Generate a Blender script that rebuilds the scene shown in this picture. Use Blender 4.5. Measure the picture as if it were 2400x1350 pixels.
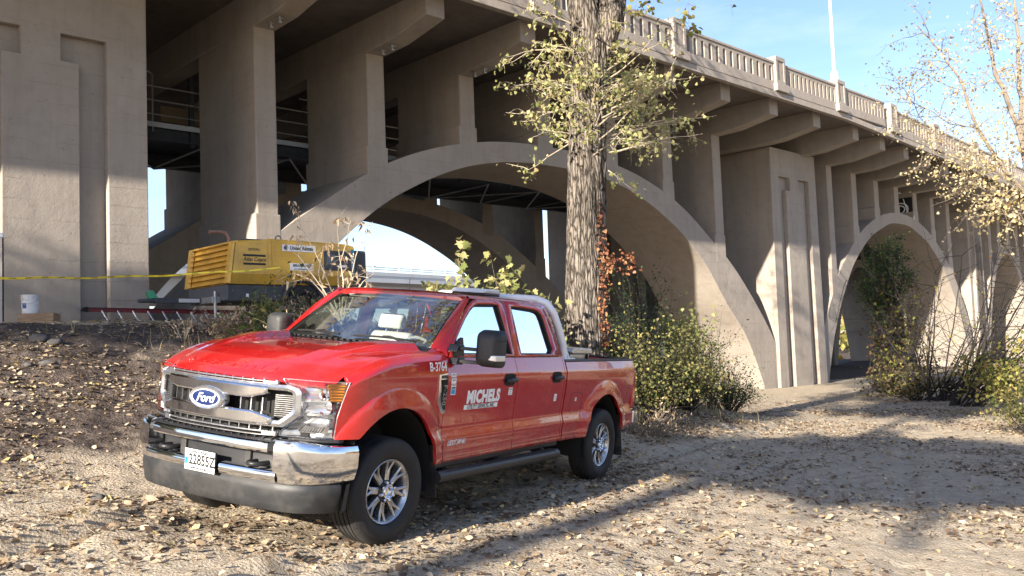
import bpy, math, random
import numpy as np
from mathutils import Vector, Matrix
random.seed(7); RNG = np.random.default_rng(11)
for _o in list(bpy.data.objects): bpy.data.objects.remove(_o)
SC = bpy.context.scene
COL = SC.collection
rad = math.radians

# ---------------------------------------------------------------- camera, sky, sun, exposure
EYE = Vector((0, 0, 1.5))
cam_d = bpy.data.cameras.new('camera'); cam = bpy.data.objects.new('camera', cam_d); COL.objects.link(cam)
_r = Vector((0.99928, 0.00229, -0.03784)); _u = Vector((0.03791, -0.06035, 0.99746)); _f = Vector((0, 0.99817, 0.06039))
_m = Matrix((_r, _u, -_f)).transposed().to_4x4(); _m.translation = EYE
cam.matrix_world = _m
cam_d.sensor_width = 36; cam_d.lens = 31.5; cam_d.clip_start = 0.1; cam_d.clip_end = 3000
SC.camera = cam

SUN_AZ = rad(33)      # the sun stands behind the camera, this far round to the left
SUN_EL = rad(20)
SUN = Vector((-math.sin(SUN_AZ)*math.cos(SUN_EL), -math.cos(SUN_AZ)*math.cos(SUN_EL), math.sin(SUN_EL)))
W = bpy.data.worlds.new('World'); SC.world = W; W.use_nodes = True
nt = W.node_tree; nt.nodes.clear()
sky = nt.nodes.new('ShaderNodeTexSky'); sky.sky_type = 'NISHITA'; sky.sun_disc = False
sky.sun_elevation = SUN_EL; sky.sun_rotation = math.atan2(SUN.x, SUN.y)
sky.air_density = 1.1; sky.dust_density = 0.7; sky.ozone_density = 3.0; sky.altitude = 250
bg = nt.nodes.new('ShaderNodeBackground'); bg.inputs['Strength'].default_value = 0.085
wo = nt.nodes.new('ShaderNodeOutputWorld')
# thin high cirrus mixed into the sky
tc = nt.nodes.new('ShaderNodeTexCoord'); mp = nt.nodes.new('ShaderNodeMapping'); mp.inputs['Scale'].default_value = (1.2, 2.6, 5.0)
cl = nt.nodes.new('ShaderNodeTexNoise'); cl.inputs['Scale'].default_value = 1.6; cl.inputs['Detail'].default_value = 7; cl.inputs['Roughness'].default_value = 0.62
cr = nt.nodes.new('ShaderNodeValToRGB'); cr.color_ramp.elements[0].position = 0.47; cr.color_ramp.elements[1].position = 0.85
cr.color_ramp.elements[0].color = (0, 0, 0, 1); cr.color_ramp.elements[1].color = (0.45, 0.45, 0.45, 1)
mx = nt.nodes.new('ShaderNodeMixRGB'); mx.inputs['Color2'].default_value = (6.0, 6.3, 6.8, 1)
L = nt.links.new
L(tc.outputs['Generated'], mp.inputs['Vector']); L(mp.outputs['Vector'], cl.inputs['Vector']); L(cl.outputs['Fac'], cr.inputs['Fac'])
tn = nt.nodes.new('ShaderNodeMixRGB'); tn.blend_type = 'MULTIPLY'; tn.inputs['Fac'].default_value = 1; tn.inputs['Color2'].default_value = (1.02, .95, 1.03, 1); L(sky.outputs['Color'], tn.inputs['Color1'])
L(cr.outputs['Color'], mx.inputs['Fac']); L(tn.outputs['Color'], mx.inputs['Color1']); L(mx.outputs['Color'], bg.inputs['Color'])
L(bg.outputs['Background'], wo.inputs['Surface'])
sun_d = bpy.data.lights.new('sun', 'SUN'); sun_d.energy = 5.0; sun_d.angle = rad(0.55); sun_d.color = (1.0, 0.90, 0.76)
sun = bpy.data.objects.new('sun', sun_d); COL.objects.link(sun)
sun.rotation_euler = (-SUN).to_track_quat('-Z', 'Y').to_euler()
SC.view_settings.view_transform = 'Standard'; SC.view_settings.look = 'None'; SC.view_settings.gamma = 1
SC.view_settings.exposure = 1.62
SC.view_settings.use_curve_mapping = False
SC.render.engine = 'CYCLES'
SC.cycles.use_denoising = True
SC.cycles.max_bounces = 8; SC.cycles.diffuse_bounces = 2; SC.cycles.glossy_bounces = 4; SC.cycles.transparent_max_bounces = 12
SC.cycles.sample_clamp_indirect = 6

# ---------------------------------------------------------------- helpers
def put(o, label=None, cat=None, group=None, kind=None):
    if label: o['label'] = label
    if cat: o['category'] = cat
    if group: o['group'] = group
    if kind: o['kind'] = kind
    return o
def empty(name, loc=(0, 0, 0), rz=0.0, parent=None):
    o = bpy.data.objects.new(name, None); COL.objects.link(o); o.location = loc; o.rotation_euler = (0, 0, rz)
    o.empty_display_size = 0.2
    if parent: o.parent = parent
    return o
def link(name, me, parent=None, loc=None, rot=None):
    o = bpy.data.objects.new(name, me); COL.objects.link(o)
    if parent: o.parent = parent
    if loc is not None: o.location = loc
    if rot is not None: o.rotation_euler = rot
    return o
def copy_tree(o, parent=None):
    c = o.copy(); COL.objects.link(c)
    if parent: c.parent = parent
    for ch in list(o.children): copy_tree(ch, c)
    return c
class MB:
    def __init__(s): s.v = []; s.f = []
    def add(s, vs, fs):
        n = len(s.v); s.v += [tuple(p) for p in vs]; s.f += [tuple(i+n for i in q) for q in fs]; return s
    def box(s, x0, x1, y0, y1, z0, z1):
        return s.add([(x0,y0,z0),(x1,y0,z0),(x1,y1,z0),(x0,y1,z0),(x0,y0,z1),(x1,y0,z1),(x1,y1,z1),(x0,y1,z1)],
                     [(3,2,1,0),(4,5,6,7),(0,1,5,4),(1,2,6,5),(2,3,7,6),(3,0,4,7)])
    def prism(s, poly, a, b, axis='y'):      # poly in the two other axes (x,z)/(y,z)/(x,y)
        def P(p, t):
            return {'y': (p[0], t, p[1]), 'x': (t, p[0], p[1]), 'z': (p[0], p[1], t)}[axis]
        n = len(poly); vs = [P(p, a) for p in poly]+[P(p, b) for p in poly]
        ar = sum(poly[i][0]*poly[(i+1) % n][1]-poly[(i+1) % n][0]*poly[i][1] for i in range(n))
        fl = (ar > 0) ^ (b < a) ^ (axis == 'y')
        fs = [(i, (i+1) % n, n+(i+1) % n, n+i) for i in range(n)]+[tuple(range(n-1, -1, -1)), tuple(range(n, 2*n))]
        if not fl: fs = [tuple(reversed(q)) for q in fs]
        return s.add(vs, fs)
    def tube(s, path, r, n=8, cap=True):
        P = [Vector(p) for p in path]; m = len(P)
        R = r if isinstance(r, (list, tuple)) else [r]*m
        ref = Vector((0, 0, 1)); t0 = (P[1]-P[0]).normalized()
        if abs(t0.dot(ref)) > 0.9: ref = Vector((1, 0, 0))
        a = t0.cross(ref).normalized(); vs = []
        for i in range(m):
            t = (P[min(i+1, m-1)]-P[max(i-1, 0)])
            t = t.normalized() if t.length > 1e-9 else t0
            a = (a-t*a.dot(t)); a = a.normalized() if a.length > 1e-6 else t.orthogonal().normalized()
            b = t.cross(a)
            for k in range(n):
                w = 2*math.pi*k/n; vs.append(P[i]+(a*math.cos(w)+b*math.sin(w))*R[i])
        fs = [(i*n+k, i*n+(k+1) % n, (i+1)*n+(k+1) % n, (i+1)*n+k) for i in range(m-1) for k in range(n)]
        if cap: fs += [tuple(range(n-1, -1, -1)), tuple((m-1)*n+k for k in range(n))]
        return s.add(vs, fs)
    def lathe(s, prof, c=(0, 0, 0), axis='z', n=24, close=False):   # prof: (radius, height)
        vs = []
        for r, h in prof:
            for k in range(n):
                w = 2*math.pi*k/n; x, y = r*math.cos(w), r*math.sin(w)
                p = {'z': (x, y, h), 'y': (x, h, y), 'x': (h, x, y)}[axis]
                vs.append((p[0]+c[0], p[1]+c[1], p[2]+c[2]))
        m = len(prof)
        fs = [(i*n+k, i*n+(k+1) % n, (i+1)*n+(k+1) % n, (i+1)*n+k) for i in range(m-1) for k in range(n)]
        if close: fs += [tuple(range(n-1, -1, -1)), tuple((m-1)*n+k for k in range(n))]
        return s.add(vs, fs)
    def grid(s, G, flip=False):
        nu, nv = len(G), len(G[0])
        fs = [(i*nv+j, (i+1)*nv+j, (i+1)*nv+j+1, i*nv+j+1) for i in range(nu-1) for j in range(nv-1)]
        if flip: fs = [tuple(reversed(q)) for q in fs]
        return s.add([p for row in G for p in row], fs)
    def mesh(s, name, mat, smooth=None):
        me = bpy.data.meshes.new(name); me.from_pydata(s.v, [], s.f); me.update()
        if mat: me.materials.append(mat)
        if smooth is not None:
            me.polygons.foreach_set('use_smooth', [True]*len(me.polygons))
            if smooth < 180: me.set_sharp_from_angle(angle=rad(smooth))
        return me
    def obj(s, name, mat, parent=None, smooth=None, bevel=0, seg=2, loc=None, rot=None, fix=False):
        me = s.mesh(name, mat, smooth)
        if fix: recalc(me)
        o = link(name, me, parent, loc, rot)
        if bevel:
            b = o.modifiers.new('bevel', 'BEVEL'); b.width = bevel; b.segments = seg; b.limit_method = 'ANGLE'; b.angle_limit = rad(40)
            b.harden_normals = False
        return o
def recalc(me):
    import bmesh
    bm = bmesh.new(); bm.from_mesh(me); bmesh.ops.recalc_face_normals(bm, faces=bm.faces); bm.to_mesh(me); bm.free()
def solid(o, t, off=-1):
    m = o.modifiers.new('thickness', 'SOLIDIFY'); m.thickness = t; m.offset = off; return o
def lerp(a, b, t): return a+(b-a)*t
def sstep(a, b, x):
    t = np.clip((np.asarray(x, float)-a)/(b-a), 0, 1); return t*t*(3-2*t)
def interp(tab, x): return float(np.interp(x, [p[0] for p in tab], [p[1] for p in tab]))
def np_mesh(name, V, F, mat, attr=None, smooth=False):
    """V (n,3), F (m,k) uniform faces; attr: {name: per-vertex float array}"""
    me = bpy.data.meshes.new(name); V = np.asarray(V, np.float32); F = np.asarray(F, np.int32)
    me.vertices.add(len(V)); me.vertices.foreach_set('co', V.ravel())
    k = F.shape[1]; me.loops.add(F.size); me.loops.foreach_set('vertex_index', F.ravel())
    me.polygons.add(len(F)); me.polygons.foreach_set('loop_start', np.arange(0, F.size, k, dtype=np.int32))
    me.polygons.foreach_set('loop_total', np.full(len(F), k, np.int32))
    if smooth: me.polygons.foreach_set('use_smooth', np.ones(len(F), bool))
    for nme, arr in (attr or {}).items():
        a = me.attributes.new(nme, 'FLOAT', 'POINT'); a.data.foreach_set('value', np.asarray(arr, np.float32))
    me.update(calc_edges=True); me.validate()
    if mat: me.materials.append(mat)
    return me
# vectorised value noise
_perm = RNG.permutation(4096); _val = RNG.random(4096)
def vnoise(x, y):
    xi = np.floor(x).astype(int); yi = np.floor(y).astype(int); xf = x-xi; yf = y-yi
    h = lambda a, b: _val[_perm[(a+_perm[b & 4095]) & 4095]]
    u = xf*xf*(3-2*xf); v = yf*yf*(3-2*yf)
    return ((h(xi, yi)*(1-u)+h(xi+1, yi)*u)*(1-v)+(h(xi, yi+1)*(1-u)+h(xi+1, yi+1)*u)*v)*2-1
def fbm(x, y, o=4, g=0.5):
    s = 0; a = 1; t = 0
    for i in range(o): s = s+a*vnoise(x*2**i+17.3*i, y*2**i+5.1*i); t += a; a *= g
    return s/t
def text_mesh(name, body, size, mat, depth=0.0008, bold=0.0, shear=0.0, sx=1.0, spacing=1.0, align='CENTER'):
    cu = bpy.data.curves.new(name, 'FONT'); cu.body = body; cu.size = size; cu.align_x = align; cu.align_y = 'CENTER'
    cu.extrude = depth; cu.offset = bold; cu.shear = shear; cu.space_character = spacing; cu.resolution_u = 4
    t = bpy.data.objects.new(name, cu); COL.objects.link(t)
    dg = bpy.context.evaluated_depsgraph_get()
    me = bpy.data.meshes.new_from_object(t.evaluated_get(dg)); me.name = name
    bpy.data.objects.remove(t); bpy.data.curves.remove(cu)
    me.materials.clear(); me.materials.append(mat)
    if sx != 1.0: me.transform(Matrix.Diagonal((sx, 1, 1, 1)))
    return me

# ---------------------------------------------------------------- materials
def node_mat(name):
    m = bpy.data.materials.new(name); m.use_nodes = True
    return m, m.node_tree, m.node_tree.nodes['Principled BSDF']
def tex(nt, kind, scale, vec=None, **kw):
    n = nt.nodes.new('ShaderNodeTex'+kind); n.inputs['Scale'].default_value = scale
    for k, v in kw.items(): n.inputs[k].default_value = v
    if vec: nt.links.new(vec, n.inputs['Vector'])
    return n
def ramp(nt, src, stops):
    r = nt.nodes.new('ShaderNodeValToRGB'); e = r.color_ramp.elements
    while len(e) < len(stops): e.new(0.5)
    for i, (p, c) in enumerate(stops): e[i].position = p; e[i].color = (*c, 1) if len(c) == 3 else c
    nt.links.new(src, r.inputs['Fac']); return r
def mixc(nt, fac, a, b, mode='MIX'):
    m = nt.nodes.new('ShaderNodeMixRGB'); m.blend_type = mode
    for i, s in (('Fac', fac), ('Color1', a), ('Color2', b)):
        if isinstance(s, (int, float)): m.inputs[i].default_value = s
        elif isinstance(s, tuple): m.inputs[i].default_value = (*s, 1)
        else: nt.links.new(s, m.inputs[i])
    return m.outputs['Color']
def math_n(nt, op, a, b=None):
    m = nt.nodes.new('ShaderNodeMath'); m.operation = op
    for i, s in enumerate((a, b)):
        if s is None: continue
        if isinstance(s, (int, float)): m.inputs[i].default_value = s
        else: nt.links.new(s, m.inputs[i])
    return m.outputs[0]
def bump(nt, b, src, strength, dist, prev=None):
    n = nt.nodes.new('ShaderNodeBump'); n.inputs['Strength'].default_value = strength; n.inputs['Distance'].default_value = dist
    nt.links.new(src, n.inputs['Height'])
    if prev: nt.links.new(prev.outputs['Normal'], n.inputs['Normal'])
    nt.links.new(n.outputs['Normal'], b.inputs['Normal']); return n
def objco(nt):
    t = nt.nodes.new('ShaderNodeTexCoord'); return t.outputs['Object']
def worldco(nt):
    g = nt.nodes.new('ShaderNodeNewGeometry'); return g.outputs['Position']
def simple(name, col, rough=0.5, metal=0.0, var=0.0, scale=8.0, bmp=0.0, bscale=60.0, spec=None, coat=0.0, dirt=None, dscale=5.0):
    m, nt, b = node_mat(name)
    b.inputs['Base Color'].default_value = (*col, 1); b.inputs['Roughness'].default_value = rough; b.inputs['Metallic'].default_value = metal
    if spec is not None: b.inputs['Specular IOR Level'].default_value = spec
    if coat: b.inputs['Coat Weight'].default_value = coat; b.inputs['Coat Roughness'].default_value = 0.03
    co = worldco(nt)
    if var or dirt:
        n = tex(nt, 'Noise', scale, co, Detail=5.0, Roughness=0.6)
        lo = tuple(c*(1-var) for c in col); hi = tuple(min(1, c*(1+var)) for c in col)
        r = ramp(nt, n.outputs['Fac'], [(0.3, lo), (0.7, hi)]); out = r.outputs['Color']
        if dirt:
            n2 = tex(nt, 'Noise', dscale, co, Detail=8.0, Roughness=0.7)
            r2 = ramp(nt, n2.outputs['Fac'], [(0.45, (0, 0, 0)), (0.75, (1, 1, 1))])
            out = mixc(nt, r2.outputs['Color'], out, dirt)
            rr = nt.nodes.new('ShaderNodeMapRange'); rr.inputs['To Min'].default_value = rough; rr.inputs['To Max'].default_value = min(1, rough+0.35)
            nt.links.new(r2.outputs['Color'], rr.inputs['Value']); nt.links.new(rr.outputs[0], b.inputs['Roughness'])
        nt.links.new(out, b.inputs['Base Color'])
    if bmp:
        n = tex(nt, 'Noise', bscale, co, Detail=6.0, Roughness=0.65); bump(nt, b, n.outputs['Fac'], bmp, 0.01)
    return m
# ---------------------------------------------------------------- bridge frame and terrain
BA = rad(90-45.845); BX, BY = -5.776, 20.408
BU = np.array([math.cos(BA), math.sin(BA)]); BV = np.array([-math.sin(BA), math.cos(BA)])
def toUV(x, y):
    dx = np.asarray(x, float)-BX; dy = np.asarray(y, float)-BY
    return dx*BU[0]+dy*BU[1], dx*BV[0]+dy*BV[1]
def fromUV(u, v): return BX+u*BU[0]+v*BV[0], BY+u*BU[1]+v*BV[1]
TRM = Matrix(((-0.4831, 0.8683, 0.1127), (-0.8751, -0.4831, -0.0287), (0.0295, -0.1125, 0.9932)))   # truck axes
TRO = Vector((-1.873, 7.411, 0.102))
WHEELS = [(0, .84), (0, -.84), (-4.06, .84), (-4.06, -.84)]
def truck_xy(x, y):
    dx = x-TRO.x; dy = y-TRO.y
    a = np.array([-0.4831, -0.8751]); a = a/np.hypot(*a); b = np.array([0.8683, -0.4831]); b = b/np.hypot(*b)
    return dx*a[0]+dy*a[1], dx*b[0]+dy*b[1]
def gbase(x, y):
    X = np.maximum(x+1.05, -9.5)
    fx = np.where(X < 1.5, -.1136*X, -.1704-.70*(1-np.exp(-(np.maximum(X, 1.5)-1.5)*.1136/.70)))
    fy = .0289*(np.clip(y, -5, 20)-6.95)*(1-sstep(1, 6, x))
    z = fx+fy
    U, V = toUV(x, y)
    t = sstep(-10.4, -3.4, V)*(1-sstep(-1, 11, U))
    z = z+(2.07-z)*t
    t2 = sstep(14, 34, V)
    z = z+(-4.0-z)*t2
    return z
def gz(x, y):
    x = np.asarray(x, float); y = np.asarray(y, float)
    U, V = toUV(x, y); z = gbase(x, y)
    bank = sstep(-10.5, -8, V)*(1-sstep(-5, -3.5, V))*(1-sstep(4, 12, U))
    tx, ty = truck_xy(x, y)
    m = np.ones_like(x)
    for wx, wy in WHEELS: m = np.minimum(m, sstep(.25, .8, np.hypot(tx-wx, ty-wy)))
    near = 1-sstep(25, 45, np.hypot(x, y))
    z = z+m*near*(.035*fbm(x*.6, y*.6, 4)+.030*fbm(x*2.2+9, y*2.2, 3)+.020*fbm(x*5.5+3, y*5.5, 2)+bank*(.10*fbm(x*.9+4, y*.9, 4)+.05*fbm(x*3+1, y*3, 3)))
    # wheel ruts pressed into the dirt ahead of and behind the truck
    for wy in (.86, -.86):
        for off, amp in ((0, 1), (.28, .6)):
            cx = ty-wy-off*np.sin(tx*.35)-np.maximum(tx, 0)**2*.018
            d = np.abs(cx)
            z = z+m*near*amp*(sstep(.1, 1.0, tx)*(1-sstep(6, 9, tx))+.8*(1-sstep(-6, -4.6, tx))*sstep(-22, -12, tx))*(-.075*np.exp(-(d/.13)**2)+.06*np.exp(-((d-.25)/.09)**2)*(.6+.8*vnoise(tx*3, ty*2)))
    for wy in (2.6, 4.3):
        cx = ty-wy-.5*np.sin(tx*.16+.6)-.02*tx
        d = np.abs(cx); z = z+near*sstep(-26, -16, tx)*(1-sstep(4, 8, tx))*(-.035*np.exp(-(d/.16)**2)+.022*np.exp(-((d-.27)/.10)**2)*(.6+.8*vnoise(tx*3, ty*2)))
    return z

def ground_mat():
    m, nt, b = node_mat('dirt'); co = worldco(nt)
    n1 = tex(nt, 'Noise', 0.55, co, Detail=8.0, Roughness=0.62); n2 = tex(nt, 'Noise', 7.0, co, Detail=8.0, Roughness=0.7)
    n3 = tex(nt, 'Noise', 55.0, co, Detail=4.0, Roughness=0.7); vo = tex(nt, 'Voronoi', 38.0, co)
    sand = ramp(nt, n2.outputs['Fac'], [(0.25, (.33, .27, .195)), (0.55, (.50, .42, .315)), (0.8, (.62, .54, .425))])
    soil_shade = ramp(nt, n2.outputs['Fac'], [(0.25, (.045, .033, .028)), (0.5, (.10, .078, .066)), (0.75, (.24, .195, .16))])
    at = nt.nodes.new('ShaderNodeAttribute'); at.attribute_name = 'soil_shade'
    f = math_n(nt, 'ADD', at.outputs['Fac'], math_n(nt, 'MULTIPLY', math_n(nt, 'SUBTRACT', n1.outputs['Fac'], 0.5), 1.6))
    fr = ramp(nt, f, [(0.38, (0, 0, 0)), (0.62, (1, 1, 1))])
    c = mixc(nt, fr.outputs['Color'], sand.outputs['Color'], soil_shade.outputs['Color'])
    sp = ramp(nt, n3.outputs['Fac'], [(0.33, (.45, .42, .4)), (0.5, (1, 1, 1))])
    c = mixc(nt, 0.7, c, sp.outputs['Color'], 'MULTIPLY')
    nt.links.new(c, b.inputs['Base Color']); b.inputs['Roughness'].default_value = 0.95; b.inputs['Specular IOR Level'].default_value = 0.15
    h = math_n(nt, 'ADD', n3.outputs['Fac'], math_n(nt, 'MULTIPLY', n2.outputs['Fac'], 2.0))
    h = math_n(nt, 'ADD', h, math_n(nt, 'MULTIPLY', vo.outputs['Distance'], 0.8))
    bump(nt, b, h, 0.75, 0.03)
    return m
def axis_pts(a, b, step, lo, hi, g=1.22):
    p = list(np.arange(a, b+1e-6, step)); s = step
    while p[-1] < hi: s *= g; p.append(p[-1]+s)
    s = step
    while p[0] > lo: s *= g; p.insert(0, p[0]-s)
    return np.array(p)
xs = axis_pts(-11, 11.5, .065, -1500, 1500); ys = axis_pts(3.2, 22, .065, -1500, 1500)
GX, GY = np.meshgrid(xs, ys, indexing='ij'); GZ = gz(GX, GY)
nx, ny = GX.shape
idx = np.arange(nx*ny).reshape(nx, ny)
Fq = np.stack([idx[:-1, :-1], idx[1:, :-1], idx[1:, 1:], idx[:-1, 1:]], -1).reshape(-1, 4)
gU, gV = toUV(GX, GY)
soil_shade = sstep(-10.8, -8.6, gV)*(1-sstep(-4.6, -3.2, gV))*(1-sstep(3, 9, gU))*.72
soil_shade = np.maximum(soil_shade, .55*sstep(-9, -6, gV)*(1-sstep(10, 17, gU))*sstep(2, 6, gU))
soil_shade = np.maximum(soil_shade, 1.2*sstep(-1, 2, gV))  # ground colour darkened under the bridge to deepen shade and cut bounced light
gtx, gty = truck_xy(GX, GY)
soil_shade = np.maximum(soil_shade, .5*np.exp(-((gtx+2)/3.4)**6-((gty)/1.3)**4))  # darker ground tone within the truck's outline
me = np_mesh('ground', np.stack([GX, GY, GZ], -1).reshape(-1, 3), Fq, ground_mat(), {'soil_shade': soil_shade.ravel()}, True)
put(link('ground', me), 'sandy dirt ground strewn with fallen leaves, rising to a dark bank', kind='structure')
# ---------------------------------------------------------------- concrete
def concrete_mat(name, col, boards=True, var=.10):
    m, nt, b = node_mat(name); co = objco(nt); wc = worldco(nt)
    n1 = tex(nt, 'Noise', 0.45, wc, Detail=9.0, Roughness=0.68); n2 = tex(nt, 'Noise', 3.2, wc, Detail=10.0, Roughness=0.7)
    n3 = tex(nt, 'Noise', 38.0, wc, Detail=5.0, Roughness=0.7)
    lo = tuple(c*(1-var) for c in col); hi = tuple(c*(1+var) for c in col)
    r1 = ramp(nt, n1.outputs['Fac'], [(0.3, lo), (0.7, hi)])
    r2 = ramp(nt, n2.outputs['Fac'], [(0.28, (.72, .70, .68)), (0.48, (1, 1, 1)), (0.75, (1.1, 1.1, 1.1))])
    c = mixc(nt, .40, r1.outputs['Color'], r2.outputs['Color'], 'MULTIPLY')
    # rain streaks: noise stretched along the vertical
    sx = nt.nodes.new('ShaderNodeMapping'); sx.inputs['Scale'].default_value = (2.2, 2.2, .16); nt.links.new(wc, sx.inputs['Vector'])
    st = tex(nt, 'Noise', 1.5, sx.outputs['Vector'], Detail=6.0, Roughness=.65)
    sr = ramp(nt, st.outputs['Fac'], [(0.36, (.74, .71, .68)), (0.52, (1, 1, 1))])
    c = mixc(nt, .32, c, sr.outputs['Color'], 'MULTIPLY')
    b.inputs['Roughness'].default_value = 0.88; b.inputs['Specular IOR Level'].default_value = 0.25
    h = math_n(nt, 'MULTIPLY', n3.outputs['Fac'], .35); h = math_n(nt, 'ADD', h, math_n(nt, 'MULTIPLY', n2.outputs['Fac'], .9))
    if boards:
        sep = nt.nodes.new('ShaderNodeSeparateXYZ'); nt.links.new(wc, sep.inputs[0])
        wob = math_n(nt, 'MULTIPLY', n2.outputs['Fac'], .10)
        zz = math_n(nt, 'ADD', sep.outputs['Z'], wob)
        fr = math_n(nt, 'FRACT', math_n(nt, 'MULTIPLY', zz, 2.6))
        ln = ramp(nt, fr, [(0.0, (0, 0, 0)), (0.05, (1, 1, 1))])
        n4 = tex(nt, 'Noise', 1.4, wc, Detail=6.0, Roughness=.6)
        gate = ramp(nt, n4.outputs['Fac'], [(0.44, (0, 0, 0)), (0.56, (1, 1, 1))])
        dk = ramp(nt, fr, [(0.0, (.62, .60, .58)), (0.05, (1, 1, 1))])
        c = mixc(nt, math_n(nt, 'MULTIPLY', gate.outputs['Color'], .6), c, mixc(nt, 1.0, c, dk.outputs['Color'], 'MULTIPLY'))
        h = math_n(nt, 'ADD', h, math_n(nt, 'MULTIPLY', math_n(nt, 'MULTIPLY', ln.outputs['Color'], gate.outputs['Color']), .22))
    n5 = tex(nt, 'Noise', 9.0, wc, Detail=3.0, Roughness=.5); pit = ramp(nt, n5.outputs['Fac'], [(0.27, (.55, .52, .5)), (0.31, (1, 1, 1))])
    c = mixc(nt, .5, c, pit.outputs['Color'], 'MULTIPLY'); nt.links.new(c, b.inputs['Base Color'])
    bump(nt, b, h, .6, .02)
    return m
CONC = concrete_mat('concrete_painted', (.33, .29, .25))
CONC2 = concrete_mat('concrete_weathered', (.29, .25, .21), True, .25)
GIRD = simple('pale_concrete', (.62, .62, .61), .8, var=.06, scale=.5)
STEEL = simple('dark_steel', (.035, .04, .05), .55, .3, var=.3)
GALV = simple('galvanized_steel', (.42, .43, .44), .45, .8, var=.15, scale=20)

BR = empty('arch_bridge', (BX, BY, 0), BA)
put(BR, 'tan concrete open-spandrel arch bridge with balustrade crossing behind the truck', 'bridge')
CW = .55; SP = 3.15
def zoff(u): return -0.041*max(0.0, u-24.0)
# arch profiles: distance from the crown -> height
EX1 = [(0,7.46),(1.2,7.44),(3.35,7.2),(4.46,6.95),(5.65,6.57),(6.4,6.25),(7.2,5.83),(8.06,5.28),(9.03,4.66),(9.5,4.33),(10.98,3.0),(12.48,1.31),(13.4,0)]
IN1 = [(0,6.87),(1.2,6.85),(2.4,6.73),(3.9,6.39),(5.1,5.93),(5.6,5.69),(6.5,5.2),(7.4,4.55),(7.85,4.18),(9.15,2.72),(10.8,.9),(11.65,-.75),(12.4,-3)]
EX2 = [(0,7.3),(1.2,7.22),(2.4,6.98),(3.7,6.5),(4.9,5.85),(6,5.0),(7.0,4.1),(7.9,2.9),(8.7,1.7),(9.4,.4)]
IN2 = [(0,6.75),(1.2,6.68),(2.3,6.35),(3.5,5.9),(4.6,5.2),(5.5,4.5),(6.6,3.2),(7.4,2.0),(8.1,.6),(8.7,-1.2),(9.1,-3)]
def catmull(tab, n=44):
    # smooth resample of a table (monotone in x)
    x = np.array([p[0] for p in tab], float); y = np.array([p[1] for p in tab], float)
    m = np.gradient(y, x); m[0] = 0
    X = np.linspace(x[0], x[-1], n); out = []
    for t in X:
        i = min(np.searchsorted(x, t, 'right')-1, len(x)-2); h = x[i+1]-x[i]; s = (t-x[i])/h
        out.append((t, (1+2*s)*(1-s)**2*y[i]+s*(1-s)**2*h*m[i]+s*s*(3-2*s)*y[i+1]+s*s*(s-1)*h*m[i+1]))
    return out
def arch_rib(uc, half, ex, inn, v0, v1, dz=0, lift=0):
    E = [(t, z+dz) for t, z in catmull(ex) if t < half]; E.append((half, interp(ex, half)+dz)); I = [(t, z+dz) for t, z in catmull(inn) if t < half]
    # pair stations
    G = []
    N = 72; tmax_i = inn[-1][0]
    for k in range(-N, N+1):
        s = k/N
        te = half*math.sin(abs(s)*math.pi/2*.98)/math.sin(math.pi/2*.98); ti = min(tmax_i, half-.25)*math.sin(abs(s)*math.pi/2*.98)/math.sin(math.pi/2*.98)
        sg = -1 if k < 0 else 1
        ze = interp(E, te); zi = interp(I, ti)
        ue, ui = uc+sg*te, uc+sg*ti
        G.append([(ue, v0, ze), (ui, v0, zi), (ui, v1, zi), (ue, v1, ze), (ue, v0, ze)])
    b = MB(); nv = 4
    for row in G: b.v += row[:4]
    for i in range(2*N):
        for j in range(4):
            b.f.append((i*4+j, (i+1)*4+j, (i+1)*4+(j+1) % 4, i*4+(j+1) % 4))
    b.f += [(0, 1, 2, 3), tuple(8*N+3-k for k in range(4))]
    return b.obj('arch_rib', CONC, BR, smooth=30, bevel=.025, fix=True)
for v0, v1 in ((0, 3.0), (9.5, 12.55)):
    arch_rib(10.12, 12.72, EX1, IN1, v0, v1)
    arch_rib(35.7, 8.95, EX2, IN2, v0, v1)
    arch_rib(51.6, 4.6, [(t*.5, z-.9) for t, z in EX2], [(t*.5, z-.9) for t, z in IN2], v0, v1)
    arch_rib(-15.0, 8.2, EX2, IN2, v0, v1)
# spandrel walls standing on the ribs, and the cross beams they carry
def ext(u):
    if u < 23: return interp(EX1, abs(u-10.12))
    if u < 46: return interp(EX2, abs(u-35.7))
    return interp(EX2, abs(u-51.6)*2)-.9
cols1 = [0, 3.15, 6.29, 9.45, 12.6, 15.72, 18.87]
cols2 = [28.0, 30.45, 32.85, 35.2, 37.5, 39.75, 41.95]
cols3 = [48.5, 50.2, 51.9, 53.6, 55.2]
for u in cols1+cols2+cols3:
    w = CW if u < 24 else .5
    top = 9.07+zoff(u)+.03
    zb = min(ext(u), ext(u+w))-.25
    pl = max(ext(u), ext(u+w))+.42
    for v0 in (0.0, 9.5):
        o = MB().box(u, u+w, v0, v0+2.9, zb, top).box(u-.055, u+w+.055, v0-.004, v0+2.95, zb, pl).obj('spandrel_wall', CONC2 if v0 else CONC, BR, bevel=.03)
def beam(u, w=CW, dz=0):
    z0, z1 = 9.06+dz, 9.96+dz
    prof = [(-2.5, z1), (-2.5, 9.34+dz), (-1.05, 9.09+dz), (-.05, z0), (12.6, z0), (13.6, 9.09+dz), (15.05, 9.34+dz), (15.05, z1)]
    MB().prism(prof, u-.012, u+w+.012, 'x').obj('cross_beam', CONC, BR, bevel=.025, fix=True)
for u in [-14.5, -11.5, -8.4, -6.2, -3.15]+cols1+cols2+cols3+[22.1, 25.45, 45.2, 57]:
    beam(u, CW if u < 24 else .5, zoff(u))
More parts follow.
